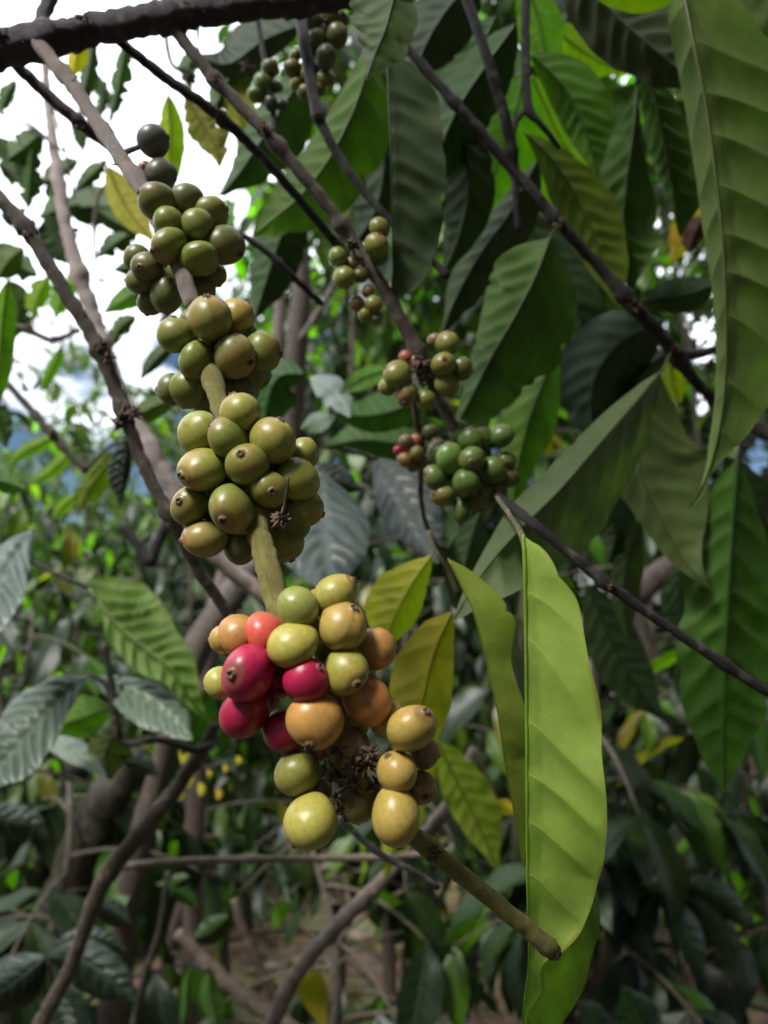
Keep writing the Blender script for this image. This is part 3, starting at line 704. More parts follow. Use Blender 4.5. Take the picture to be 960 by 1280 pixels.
TW['t'] = twig('crooked dark stem forking behind the quilted leaf at left', [(152, 655, 1.1, 6), (178, 690, 1.1, 6), (185, 705, 1.1, 8), (200, 672, 1.1, 7), (215, 640, 1.1, 7)], W_DK, (), seed=70)

# trunks rising from the ground behind
def trunk(label, pts, color, seed, group=None, bump=.06):
    # run the lowest point down to the soil
    x, y, d, r_ = pts[-1]
    w = P(x, y, d)
    t = thing('coffee_tree', label, 'tree', (w[0], w[1], 0.0), group)
    pts = np.asarray(pts, float)
    s = spline(pts, np.linspace(0, 1, 26))
    C = P(s[:, 0], s[:, 1], s[:, 2]); R = s[:, 3] * s[:, 2] / F
    dirn = C[-1] - C[-3]; dirn[2] = min(dirn[2], -0.05)
    if C[-1][2] > 0:
        k = np.linspace(0, 1, 8)[1:, None]
        foot = np.array([C[-1][0] + 0.1 * (C[-1][0] - C[-6][0]), C[-1][1] + .02, -0.05])
        C = np.vstack([C, C[-1] * (1 - k) + foot * k]); R = np.concatenate([R, R[-1] * (1 + .35 * k[:, 0])])
    rr = np.random.default_rng(seed)
    C = C + rr.normal(size=C.shape) * R[:, None] * .08
    V, f, uv = tube_geo(C, R, 14, bump, seed)
    part('trunk', V, f, [M_BARK], t, color, uv)
    return t
trunk('mossy dark trunk leaning at lower left', [(170, 940, 1.9, 20), (130, 1010, 1.9, 28), (90, 1100, 1.9, 30), (55, 1200, 1.9, 32), (25, 1300, 1.9, 34)], (.04, .035, .02, 1), 81)
trunk('very dark thin trunk at the lower left edge', [(100, 950, 2.3, 14), (65, 1050, 2.3, 16), (35, 1150, 2.3, 18), (10, 1260, 2.3, 20)], (.035, .03, .025, 1), 83)
trunk('slender pale trunk at right seen through the gap under the dark twig', [(795, 745, 2.6, 7), (808, 830, 2.6, 9), (818, 920, 2.6, 11), (832, 1010, 2.6, 12), (842, 1120, 2.6, 13), (850, 1240, 2.6, 14)], (.17, .13, .105, 1), 84)
trunk('reddish thin trunk near the right edge of the thicket', [(945, 930, 3.0, 8), (925, 1020, 3.0, 9), (912, 1120, 3.0, 10), (905, 1220, 3.0, 12)], (.14, .10, .085, 1), 85)
trunk('straight thin dark trunk right of the pale slender one', [(870, 900, 3.6, 5), (872, 1000, 3.6, 6), (868, 1120, 3.6, 7), (870, 1200, 3.6, 7)], (.06, .05, .04, 1), 86)
trunk('pale brown trunk winding down behind the fruiting branch to the lower left', [(372, 280, 1.9, 10), (376, 370, 1.9, 13), (372, 430, 1.9, 14), (358, 560, 1.9, 13), (330, 680, 1.85, 15), (285, 750, 1.8, 19), (242, 815, 1.75, 18), (212, 920, 1.7, 14), (195, 985, 1.7, 15), (172, 1070, 1.7, 16), (155, 1160, 1.7, 17), (140, 1300, 1.7, 18)], (.085, .062, .05, 1), 87)
trunk('thinner pale brown trunk left of the upper middle one', [(350, 330, 2.3, 6), (348, 430, 2.3, 8), (335, 540, 2.3, 9), (300, 660, 2.3, 10), (262, 800, 2.3, 12), (245, 1000, 2.3, 12), (240, 1150, 2.3, 12)], (.17, .12, .11, 1), 88)
trunk('thin pale trunk rising straight below the red cherries', [(240, 985, 2.4, 6), (241, 1060, 2.4, 7), (236, 1110, 2.4, 8), (215, 1180, 2.4, 9), (200, 1270, 2.4, 10)], (.22, .17, .14, 1), 89)
trunk('slanting brown stem over the bare soil at the bottom', [(220, 1165, 1.7, 7), (270, 1215, 1.7, 9), (330, 1262, 1.7, 10), (380, 1300, 1.7, 11)], (.14, .105, .08, 1), 90)
trunk('thin dark curved stem at bottom left of the middle', [(210, 1090, 1.3, 3), (200, 1160, 1.3, 4), (182, 1220, 1.3, 5), (165, 1290, 1.3, 5)], (.03, .025, .02, 1), 91)
trunk('forked pale stem standing on the soil at the bottom', [(293, 1122, 2.0, 6), (305, 1165, 2.0, 6), (325, 1210, 2.0, 6), (345, 1250, 2.0, 7)], (.17, .13, .10, 1), 92)
trunk('pale bent stem at the bottom right below the whorled leaves', [(850, 1200, 1.6, 5), (862, 1230, 1.6, 6), (872, 1290, 1.6, 7)], (.30, .22, .18, 1), 93)

# ---------------------------------------------------------------- leaves you can tell apart
def bough(label, x, y, d, stemp=None, color=W_DK, name='leafy_branch'):
    t = thing(name, label, 'leafy branch', P(x, y, d))
    if stemp: stem('bark_stem', stemp, t, color, nodes=(), seg=8)
    return t

# front: long pale green folded leaf and its neighbour
f1 = bough('twig stalk carrying the long pale green folded leaf in front at lower right', 622, 620, .40, [(622, 622, .36, 3.5), (640, 648, .33, 3.5), (652, 668, .31, 4), (656, 690, .30, 3.5)], (.14, .12, .05, 1))
leaf(f1, [(654, 668, .302), (656, 720, .297), (658, 900, .288), (659, 1100, .288), (661, 1200, .292), (655, 1255, .296), (650, 1340, .30)],
     [(0, 0, 0), (.06, -8, 60), (.25, -16, 120), (.5, -44, 150), (.62, -84, 140), (.70, -94, 130), (.78, -80, 110), (.86, -62, 80), (.93, -40, 40), (1, -4, 0)],
     [(0, 0, 0), (.03, 18, -6), (.07, 38, -14), (.13, 62, -20), (.20, 73, -24), (.28, 84, -26), (.36, 93, -26), (.45, 101, -24), (.53, 104, -16), (.58, 97, -4), (.63, 88, 4), (.68, 80, 0), (.73, 66, -6), (.77, 44, -8), (.80, 16, -4), (.85, 20, -2), (.89, 6, -2), (.94, 4, -2), (1, 0, 0)],
     (.42, .47, .13, .7), True, 10, .045, .05, 0, 180, 30, 0.03, 11, rib=2.4, zf=1.0, label='long pale green leaf folded along its midrib', ang=1.25)
leaf(f1, [(560, 698, .37), (578, 735, .365), (592, 765, .36), (607, 820, .355), (622, 890, .35), (632, 960, .35), (645, 1030, .35), (653, 1085, .35)],
     [(0, 0, 0), (.1, -12, 20), (.25, -46, 60), (.4, -44, 70), (.6, -30, 60), (.8, -18, 30), (1, -3, 0)],
     [(0, 0, 0), (.06, 18, 2), (.14, 32, 4), (.22, 46, 6), (.27, 44, 8), (.33, 34, 10), (.38, 30, 10), (.46, 34, 10), (.58, 34, 8), (.72, 26, 6), (.85, 16, 4), (1, 2, 0)],
     (.25, .27, .055, .5), True, 9, .02, .03, 0, 80, 12, 0, 12, rib=1.2, label='yellowish green leaf hanging just behind the long pale one', ang=1.1)

f2 = bough('leafy shoot at the knotted fork carrying the diagonal leaf with a curled tip', 838, 440, .58)
leaf(f2, [(828, 462, .53), (790, 508, .50), (745, 560, .475), (700, 612, .455), (660, 652, .44), (620, 695, .425), (588, 738, .415), (566, 777, .41)],
     [(0, 0, 0), (.1, 14, 10), (.25, 23, 16), (.45, 29, 20), (.6, 30, 16), (.75, 18, 8), (.88, 8, 4), (1, 1, 0)],
     [(0, 0, 0), (.1, 18, 20), (.22, 46, 60), (.4, 66, 90), (.55, 76, 86), (.68, 62, 34), (.8, 48, -14), (.9, 28, -12), (1, 1, 0)],
     (.085, .115, .050, .1), True, 12, .05, .02, 0, 90, 14, 0, 13, rib=1.5, petiole=(838, 442, .575))
leaf(f2, [(826, 470, .66), (800, 540, .64), (802, 590, .63), (822, 640, .62), (848, 690, .61), (872, 722, .60), (890, 741, .60)],
     [(0, 2, 0), (.15, 10, 10), (.4, 34, 30), (.6, 26, 20), (.78, 16, 8), (.9, 6, 2), (1, 0, 0)],
     [(0, 0, 0), (.12, 40, 10), (.28, 78, 16), (.45, 84, 18), (.6, 70, 10), (.75, 44, 4), (.87, 16, 0), (1, 1, 0)],
     (.08, .12, .038, .1), True, 9, .04, .03, 0, 70, 12, 0, 14, rib=1.4)
leaf(f2, [(828, 400, .66), (775, 430, .68), (745, 470, .69), (740, 520, .70), (752, 560, .71)], (52, .5), (62, .5), G_BLUE, True, 8, .05, .03, 0, 50, 9, 0, 15)
leaf(f2, [(835, 440, .70), (800, 470, .70), (770, 540, .72), (745, 600, .73), (730, 690, .74)], (34, .8), (40, .6), G_DARK, True, 8, .05, .03, 0, 40, 8, 0, 16)

f3 = bough('leafy shoot above the bright green bunch with broad two toned leaves', 695, 285, .57)
leaf(f3, [(688, 296, .56), (668, 348, .55), (640, 402, .545), (612, 450, .54), (590, 495, .54), (563, 545, .54)],
     [(0, 0, 0), (.1, 38, 20), (.22, 54, 40), (.4, 42, 40), (.6, 26, 30), (.8, 13, 12), (1, 1, 0)],
     [(0, 0, 0), (.1, 32, 16), (.22, 62, 26), (.4, 78, 30), (.6, 66, 26), (.8, 44, 12), (.92, 22, 4), (1, 1, 0)],
     (.065, .12, .026, .1), True, 9, .07, .02, 0, 80, 14, 0, 17, rib=1.5, petiole=(697, 282, .565))
leaf(f3, [(694, 420, .62), (684, 465, .62), (664, 520, .62), (648, 580, .62), (640, 645, .62)],
     [(0, 0, 0), (.2, 20, 20), (.5, 34, 24), (.8, 16, 8), (1, 0, 0)], [(0, 0, 0), (.2, 18, 16), (.5, 34, 20), (.8, 16, 8), (1, 0, 0)], (.07, .17, .018, .1), True, 8, .05, .03, 0, 50, 10, 0, 18)
leaf(f3, [(672, 200, .66), (640, 262, .66), (600, 318, .66), (570, 372, .66), (552, 420, .66)], (22, 1.0), (40, .7), G_DARK, True, 9, .06, .03, 0, 50, 9, 0, 19)
leaf(f3, [(652, 262, .72), (690, 330, .72), (720, 380, .72), (735, 440, .72)], (40, .5), (40, .6), G_DARK, True, 8, .05, .03, 0, 40, 8, 0, 20)
leaf(f3, [(715, 400, .74), (722, 440, .74), (728, 480, .74), (735, 530, .75)], (24, .5), (18, .6), G_BRIGHT, True, 8, .04, .03, 0, 40, 8, 0, 21)

f4 = bough('branch above the frame carrying the huge olive leaf that fills the right edge', 850, -70, .46, [(800, -120, .48, 5), (850, -70, .46, 5), (853, -20, .45, 4)])
leaf(f4, [(850, -30, .45), (866, 50, .44), (882, 130, .435), (893, 210, .43), (902, 290, .425), (907, 370, .42), (908, 450, .42), (902, 520, .42), (890, 575, .42), (878, 607, .42), (862, 634, .42)],
     [(0, 0, 0), (.06, 24, 20), (.15, 26, 40), (.3, 26, 46), (.45, 24, 44), (.6, 16, 34), (.75, 12, 20), (.86, 10, 10), (.92, 5, 4), (.96, 2, 0), (1, 1, 0)],
     [(0, 0, 0), (.05, 60, 10), (.15, 108, 22), (.3, 128, 28), (.5, 116, 24), (.65, 92, 20), (.76, 68, 14), (.84, 38, 6), (.90, 12, 2), (.94, 3, 0), (.97, 7, 0), (1, 1, 0)],
     (.15, .19, .062, .1), True, 11, .05, .015, 0, 230, 34, 0, 22, rib=2.6, label='huge olive leaf seen from below', ang=.8)
leaf(f4, [(905, -60, .36), (985, -10, .35), (1040, 50, .35), (1080, 120, .36)], (60, .3), (52, .2), (.12, .16, .065, .3), True, 10, .04, .02, 0, 60, 12, 0, 23)
leaf(f4, [(700, -60, .54), (760, 10, .53), (815, 60, .52), (862, 100, .52), (880, 118, .52)], (52, .5), (64, .4), (.045, .06, .028, .1), True, 9, .06, .03, 0, 70, 12, 0, 24)
leaf(f4, [(725, -30, .47), (770, -14, .47), (820, -6, .47), (855, -12, .47)], (26, .3), (22, .3), G_LIME, True, 7, .03, .03, 0, 40, 8, 0, 25)

f5 = bough('leafy shoot behind the forked twig with long leaves hanging in the upper right', 790, 100, .66, [(795, 60, .66, 3.5), (797, 105, .66, 3.5)])
leaf(f5, [(796, 108, .66), (791, 170, .65), (783, 230, .65), (778, 300, .65), (790, 362, .65)],
     [(0, 0, 0), (.15, 18, 24), (.35, 32, 30), (.6, 34, 24), (.75, 24, 12), (1, 1, 0)], [(0, 0, 0), (.15, 8, 4), (.35, 20, 12), (.6, 44, 20), (.8, 44, 10), (1, 1, 0)], (.055, .11, .026, .1), True, 9, .1, .03, 0, 70, 12, 0, 26, rib=1.2)
leaf(f5, [(806, 82, .60), (820, 130, .60), (832, 185, .60), (842, 240, .60), (850, 296, .60)],
     [(0, 0, 0), (.2, 18, 30), (.5, 22, 30), (.8, 8, 8), (1, 1, 0)], [(0, 0, 0), (.2, 22, 10), (.5, 38, 14), (.8, 34, 6), (1, 1, 0)], (.07, .125, .022, .1), True, 9, .1, .03, 0, 60, 12, 0, 27)
leaf(f5, [(655, 165, .62), (690, 200, .62), (722, 250, .62), (748, 310, .62), (775, 385, .62)],
     [(0, 0, 0), (.2, 20, 16), (.5, 34, 24), (.8, 20, 10), (1, 1, 0)], [(0, 0, 0), (.2, 22, 10), (.5, 42, 20), (.8, 30, 8), (1, 1, 0)], (.10, .155, .02, .2), True, 11, .05, .03, 0, 70, 12, 0, 28)
leaf(f5, [(664, 68, .68), (705, 110, .68), (730, 160, .68), (748, 225, .68)], (26, .7), (46, .5), (.06, .17, .015, .1), True, 9, .05, .03, 0, 60, 10, 0, 29)
leaf(f5, [(690, 30, .80), (715, 55, .80), (745, 75, .80), (778, 92, .80)], (26, .3), (30, .3), G_LIME, True, 8, .05, .03, 0, 40, 8, 0, 30)
leaf(f5, [(665, 95, .78), (685, 140, .78), (705, 180, .78), (738, 220, .78)], (26, .3), (30, .3), G_LIME, True, 8, .04, .03, 0, 40, 8, 0, 31)
leaf(f5, [(655, -30, .76), (672, 20, .76), (680, 60, .76), (690, 105, .76)], (30, .5), (30, .5), (.13, .26, .02, .1), True, 8, .04, .03, 0, 40, 8, 0, 32)
leaf(f5, [(745, 240, .80), (722, 260, .80), (700, 240, .80), (675, 190, .80)], (26, .3), (26, .3), G_LIME, True, 8, .04, .03, 0, 40, 8, 0, 33)
leaf(f5, [(895, 355, .72), (860, 368, .72), (830, 372, .72), (800, 378, .72)], (24, .4), (22, .5), G_DARK, True, 8, .04, .03, 0, 40, 8, 0, 34)
leaf(f5, [(850, 232, .9), (858, 262, .9), (856, 290, .9), (838, 330, .9)], (20, .3), (20, .3), (.55, .36, .03, .3), True, 8, .04, .08, 0, 40, 8, .5, 35, label='deep yellow dying leaf')
leaf(f5, [(880, 270, .88), (868, 290, .88), (860, 318, .88)], (16, .3), (14, .3), (.10, .03, .03, .3), True, 8, .04, .08, 0, 30, 6, .5, 36, label='dull red withered leaf')
leaf(f5, [(838, 450, .9), (842, 480, .9), (850, 505, .9)], (20, .3), (18, .3), (.26, .26, .03, .3), True, 8, .04, .08, 0, 30, 6, .5, 37)

f6 = bough('leafy shoot at the top middle with dark drooping leaves and one torn tip', 510, -30, .50, [(470, -60, .5, 4), (505, -40, .5, 4)])
leaf(f6, [(484, 62, .46), (486, 120, .455), (489, 200, .45), (490, 280, .45), (491, 335, .45), (488, 376, .45)],
     [(0, 0, 0), (.2, -8, 30), (.5, -20, 50), (.8, -12, 20), (1, 0, 0)],
     [(0, 0, 0), (.08, 36, 4), (.2, 60, 8), (.4, 68, 10), (.6, 66, 10), (.75, 58, 10), (.88, 46, 6), (.96, 24, 2), (1, 2, 0)],
     (.06, .09, .045, .2), True, 10, .04, .03, 0, 90, 14, 0, 38, rib=1.2)
leaf(f6, [(505, -50, .40), (494, -10, .395), (482, 35, .39), (468, 70, .39), (458, 100, .39)], [(0, 2, 0), (.25, 40, 8), (.5, 52, 10), (.75, 26, 6), (.88, 8, 2), (1, 1, 0)][::1], [(0, 2, 0), (.25, 24, 8), (.5, 38, 8), (.75, 34, 4), (.88, 16, 2), (1, 1, 0)], (.10, .135, .07, 1.0), True, 8, .03, .03, 0, 60, 12, .5, 39, label='pale leaf with a torn brown tip')
leaf(f6, [(645, 30, .60), (605, 85, .60), (570, 140, .60), (545, 200, .60), (530, 250, .60)], (34, .9), (46, .7), (.035, .075, .022, .1), True, 9, .05, .03, 0, 70, 12, 0, 40)
leaf(f6, [(560, 130, .62), (580, 180, .62), (585, 240, .62), (572, 300, .62), (552, 345, .62)], (30, .6), (34, .5), (.035, .07, .02, .1), True, 9, .05, .03, 0, 60, 12, 0, 41)
leaf(f6, [(600, -30, .66), (560, 10, .66), (530, 60, .66), (515, 110, .66)], (40, .5), (46, .4), (.04, .06, .04, .1), True, 9, .06, .03, 0, 60, 12, 0, 42)
leaf(f6, [(620, 20, .70), (600, 60, .70), (575, 110, .70), (560, 190, .70)], (40, .5), (46, .4), (.04, .09, .02, .1), True, 9, .06, .03, 0, 60, 12, 0, 43)
leaf(f6, [(655, 90, .74), (640, 160, .74), (615, 230, .74), (600, 300, .74)], (44, .5), (46, .4), (.12, .27, .02, .1), True, 9, .06, .03, 0, 60, 12, 0, 44)
leaf(f6, [(460, 120, .72), (480, 190, .72), (470, 260, .72), (440, 310, .72)], (40, .5), (36, .6), G_BLUE, True, 9, .05, .03, 0, 60, 12, 0, 45)

f7 = bough('leafy shoot behind the black twig with a long two toned leaf', 465, 40, .58, [(470, 5, .58, 3.5), (468, 45, .58, 3.5)])
leaf(f7, [(465, 48, .57), (452, 110, .56), (428, 168, .555), (400, 215, .55), (368, 252, .55), (340, 275, .55), (316, 296, .55)],
     [(0, 0, 0), (.15, 18, 16), (.35, 28, 26), (.6, 32, 20), (.8, 32, 10), (.92, 18, 2), (1, 1, 0)],
     [(0, 0, 0), (.15, 24, 16), (.35, 56, 26), (.6, 58, 24), (.8, 40, 10), (.92, 22, 2), (1, 1, 0)], (.10, .155, .028, .2), True, 10, .06, .03, 0, 80, 14, 0, 46, rib=1.4)
leaf(f7, [(392, 70, .68), (362, 120, .68), (330, 170, .68), (300, 215, .68), (275, 245, .68)], (26, .5), (50, .4), (.05, .10, .035, .2), True, 9, .05, .03, 0, 60, 12, 0, 47)
leaf(f7, [(380, 30, .78), (330, 50, .78), (285, 80, .78), (245, 70, .78)], (34, .4), (26, .5), G_BLUE, True, 9, .05, .04, 0, 50, 10, .2, 48)
leaf(f7, [(350, 20, .95), (310, 60, .95), (280, 110, .95), (262, 150, .95)], (26, .5), (30, .5), G_MID, True, 9, .05, .04, 0, 40, 8, .2, 49)
leaf(f7, [(378, 240, .75), (350, 300, .75), (330, 360, .75), (318, 400, .75)], (26, .5), (36, .5), G_DARK, True, 9, .05, .04, 0, 40, 8, .2, 50)

f8 = bough('sunny yellowing leaves hanging high behind the upper cherries', 200, 70, .9, [(205, 30, .9, 3), (215, 80, .9, 3), (240, 90, .9, 2.5)])
leaf(f8, [(210, 118, .85), (213, 160, .85), (212, 200, .85), (216, 245, .85)], (17, .3), (19, .3), (.30, .34, .03, .3), True, 8, .03, .04, 0, 50, 8, .2, 51)
leaf(f8, [(232, 120, .9), (250, 150, .9), (268, 180, .9), (275, 210, .9)], (22, .3), (26, .3), (.22, .20, .06, .6), True, 8, .03, .05, 0, 50, 8, .7, 52)
leaf(f8, [(262, 90, .95), (285, 120, .95), (300, 150, .95), (298, 190, .95)], (14, .3), (26, .3), (.26, .21, .06, .6), True, 8, .03, .05, 0, 40, 8, .4, 53)
leaf(f8, [(134, 208, .8), (148, 240, .8), (166, 270, .8), (192, 302, .8)], (18, .3), (24, .3), (.50, .36, .15, .3), True, 8, .03, .03, 0, 50, 8, .1, 54, label='peach coloured dying leaf')
leaf(f8, [(98, 40, .8), (97, 68, .8), (88, 100, .8)], (12, .3), (14, .3), (.55, .38, .06, .3), True, 8, .03, .05, 0, 30, 6, .3, 55)
leaf(f8, [(158, 52, .9), (152, 90, .9), (146, 120, .9), (136, 156, .9)], (12, .3), (15, .3), (.07, .12, .045, .3), True, 8, .03, .06, 0, 40, 8, .8, 56)
leaf(f8, [(118, 50, .9), (112, 85, .9), (104, 120, .9), (98, 145, .9)], (12, .5), (13, .4), (.06, .10, .04, .3), True, 8, .03, .06, 0, 40, 8, .6, 57)

f9 = bough('group of ragged green leaves against the white sky at upper left', 60, 160, 1.0, [(20, 140, 1.0, 2), (50, 165, 1.0, 2), (80, 190, 1.0, 2)], (.08, .06, .06, 1))
for i, (m_, a_, b_, c_) in enumerate([
    ([(52, 165, 1.0), (30, 185, 1.0), (8, 200, 1.0)], 16, 18, G_MID), ([(40, 188, 1.0), (38, 220, 1.0), (34, 262, 1.0)], 13, 14, G_MID), ([(0, 205, 1.05), (12, 215, 1.05), (24, 230, 1.05)], 8, 8, G_DARK),
    ([(98, 200, 1.1), (75, 215, 1.1), (48, 233, 1.1)], 12, 9, G_MID), ([(134, 200, 1.1), (115, 218, 1.1), (92, 240, 1.1)], 9, 9, G_MID), ([(100, 255, 1.05), (75, 262, 1.05), (48, 272, 1.05)], 15, 12, G_MID),
    ([(120, 262, 1.1), (140, 275, 1.1), (172, 292, 1.1)], 10, 10, G_MID), ([(60, 270, 1.0), (72, 300, 1.0), (88, 330, 1.0)], 24, 22, G_DARK), ([(70, 220, 1.1), (66, 245, 1.1), (70, 262, 1.1)], 8, 8, G_MID), ([(0, 268, 1.1), (25, 275, 1.1), (45, 300, 1.1)], 12, 12, G_MID), ([(30, 310, 1.1), (12, 325, 1.1), (-5, 350, 1.1)], 14, 14, G_OLIVE), ([(175, 285, 1.2), (150, 300, 1.2), (120, 322, 1.2)], 12, 12, G_MID), ([(20, 100, 1.3), (8, 120, 1.3), (0, 145, 1.3)], 9, 9, G_MID), ([(90, 150, 1.3), (100, 170, 1.3), (105, 192, 1.3)], 7, 7, G_MID), ([(250, 60, 1.2), (235, 85, 1.2), (240, 115, 1.2)], 10, 10, G_MID), ([(62, 345, 1.2), (48, 370, 1.2), (40, 400, 1.2)], 12, 10, G_BRIGHT), ([(170, 395, 1.2), (150, 410, 1.2), (140, 435, 1.2)], 10, 10, G_MID), ([(170, 262, 1.3), (120, 258, 1.3), (62, 262, 1.3)], 20, 18, G_DARK), ([(-10, 305, 1.3), (20, 330, 1.3), (48, 345, 1.3)], 18, 16, G_MID), ([(12, 350, 1.3), (22, 385, 1.3), (18, 425, 1.3)], 16, 16, G_OLIVE), ([(100, 345, 1.4), (80, 365, 1.4), (70, 400, 1.4)], 14, 12, G_BRIGHT), ([(-5, 170, 1.4), (10, 195, 1.4), (16, 235, 1.4)], 12, 12, G_MID), ([(205, 315, 1.4), (170, 330, 1.4), (140, 338, 1.4)], 10, 12, G_MID), ([(115, 90, 1.4), (128, 115, 1.4), (124, 150, 1.4)], 9, 9, G_MID)]):
    leaf(f9, m_, (a_ * 1.35, .4), (b_ * 1.35, .4), c_, True, 7, .04, .06, 0, 34, 7, .7, 60 + i, rib=.8)

f10 = bough('quilted curled green leaf on a thin stalk left of the red cherries', 60, 705, .82, [(25, 695, .84, 2.5), (60, 712, .83, 3), (95, 728, .82, 3.2), (110, 735, .82, 3)])
leaf(f10, [(106, 727, .84), (130, 762, .82), (152, 788, .81), (182, 812, .80), (212, 836, .79), (238, 875, .79), (262, 902, .80)],
     [(0, 0, 0), (.2, 10, -8), (.4, 26, -20), (.55, 28, -20), (.75, 14, -8), (1, 1, 0)],
     [(0, 8, 10), (.05, 30, 30), (.13, 50, 44), (.24, 60, 54), (.36, 60, 52), (.5, 50, 36), (.65, 36, 20), (.8, 20, 8), (.92, 8, 4), (1, 1, 0)],
     (.115, .18, .05, .4), True, 11, .12, .04, 0, 90, 14, .12, 75, rib=2.2, zf=1.0)
f11 = bough('shoot at the left edge with leaves coloured blue grey for sky sheen and a green one', 115, 850, .8, [(112, 842, .8, 3), (135, 860, .8, 3.5), (146, 912, .8, 4)])
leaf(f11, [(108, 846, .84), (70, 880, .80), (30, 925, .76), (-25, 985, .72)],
     [(0, 0, 0), (.15, 26, 30), (.5, 44, 56), (.8, 30, 36), (1, 2, 0)], [(0, 0, 0), (.15, 14, -12), (.5, 32, -28), (.8, 32, -28), (1, 2, 0)], (.23, .28, .23, .2), False, 11, .12, .04, 0, 70, 14, .1, 76, rib=1.6, zf=1.0)  # sky sheen painted as blue grey, also on the next two leaves
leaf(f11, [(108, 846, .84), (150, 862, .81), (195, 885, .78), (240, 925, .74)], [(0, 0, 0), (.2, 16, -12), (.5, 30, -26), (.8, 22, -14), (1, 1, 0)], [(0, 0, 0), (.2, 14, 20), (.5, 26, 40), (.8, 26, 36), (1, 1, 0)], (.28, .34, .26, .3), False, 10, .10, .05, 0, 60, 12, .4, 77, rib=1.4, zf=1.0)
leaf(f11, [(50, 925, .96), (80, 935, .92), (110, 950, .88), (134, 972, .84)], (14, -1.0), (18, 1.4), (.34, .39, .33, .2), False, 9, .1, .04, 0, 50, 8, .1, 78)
leaf(f11, [(140, 885, .9), (110, 895, .9), (80, 905, .9), (62, 915, .9)], (28, .3), (24, .3), (.07, .16, .02, .2), True, 9, .04, .04, 0, 50, 8, 0, 79)
leaf(f11, [(150, 910, .88), (140, 925, .88), (132, 945, .88), (138, 975, .88)], (24, .3), (36, .3), (.08, .10, .035, .6), True, 7, .04, .05, 0, 50, 8, .2, 80)
leaf(f11, [(150, 950, .92), (175, 955, .92), (198, 970, .92)], (12, .4), (14, .4), (.10, .16, .10, .2), False, 7, .06, .05, 0, 40, 8, .2, 81)
leaf(f11, [(262, 860, .86), (250, 890, .86), (235, 920, .86), (228, 945, .86)], (18, .3), (24, .3), (.05, .11, .02, .3), True, 7, .04, .05, 0, 40, 8, .2, 82)
f12 = bough('ribbed leaf entering at the left edge, sky sheen in its blue grey colour', -20, 700, .8)
leaf(f12, [(40, 664, .90), (22, 690, .84), (2, 730, .78), (-15, 800, .72)], [(0, 2, 0), (.3, 26, 36), (.6, 34, 40), (1, 4, 0)], [(0, 4, 0), (.3, 24, -20), (.6, 30, -26), (.85, 18, -14), (1, 3, 0)], (.30, .35, .34, .1), False, 8, .13, .04, 0, 60, 12, .1, 83, zf=1.0)  # blue grey put into the colour for reflected sky
leaf(f12, [(10, 350, .7), (4, 400, .7), (0, 450, .7), (-6, 520, .7)], (22, .3), (18, .3), (.12, .20, .02, .2), True, 8, .04, .04, 0, 50, 8, 0, 84)
leaf(f12, [(-10, 500, .8), (0, 530, .8), (8, 560, .8)], (16, .3), (16, .3), G_MID, True, 8, .04, .04, 0, 40, 8, 0, 85)
leaf(f12, [(-10, 598, .8), (8, 603, .8), (32, 612, .8)], (14, .3), (14, .3), (.05, .13, .02, .1), True, 8, .04, .04, 0, 40, 8, 0, 86)

f13 = bough('leafy shoot left of the middle with a crinkled dark leaf over a yellow green one', 150, 545, 1.0, [(108, 588, 1.0, 2.5), (135, 560, 1.0, 2.5), (160, 545, 1.0, 2)])
leaf(f13, [(160, 540, .95), (152, 575, .95), (149, 600, .95), (152, 632, .95)], (15, .3), (14, .3), (.05, .08, .05, .1), False, 9, .15, .05, 0, 60, 10, 0, 87)
leaf(f13, [(150, 560, 1.0), (130, 585, 1.0), (112, 610, 1.0), (98, 638, 1.0)], (14, .3), (20, .3), (.14, .17, .02, .4), True, 9, .04, .03, 0, 50, 8, 0, 88)
leaf(f13, [(78, 432, 1.1), (68, 455, 1.1), (58, 475, 1.1), (50, 492, 1.1)], (8, .3), (9, .3), G_BRIGHT, True, 9, .04, .03, 0, 40, 8, 0, 89)
leaf(f13, [(70, 545, 1.1), (50, 555, 1.1), (30, 565, 1.1), (10, 582, 1.1)], (9, .3), (10, .3), G_BRIGHT, True, 9, .04, .03, 0, 40, 8, 0, 90)
leaf(f13, [(96, 560, 1.1), (80, 575, 1.1), (60, 592, 1.1), (38, 605, 1.1)], (9, .3), (9, .3), G_BRIGHT, True, 9, .04, .03, 0, 40, 8, 0, 91)
leaf(f13, [(95, 620, 1.1), (80, 632, 1.1), (66, 650, 1.1)], (8, .3), (9, .3), G_BRIGHT, True, 9, .04, .03, 0, 40, 8, 0, 92)
leaf(f13, [(210, 350, 1.0), (180, 362, 1.0), (150, 378, 1.0), (128, 392, 1.0)], (16, .3), (16, .3), (.10, .19, .02, .3), True, 9, .04, .03, 0, 40, 8, .3, 93)
leaf(f13, [(222, 425, .9), (205, 440, .9), (190, 455, .9), (175, 475, .9)], (12, .3), (10, .3), (.04, .08, .03, .1), True, 9, .04, .03, 0, 40, 8, .1, 94)
leaf(f13, [(225, 500, 1.0), (200, 505, 1.0), (175, 520, 1.0), (165, 545, 1.0)], (14, .3), (16, .3), (.07, .11, .03, .1), True, 9, .04, .03, 0, 40, 8, .1, 95)

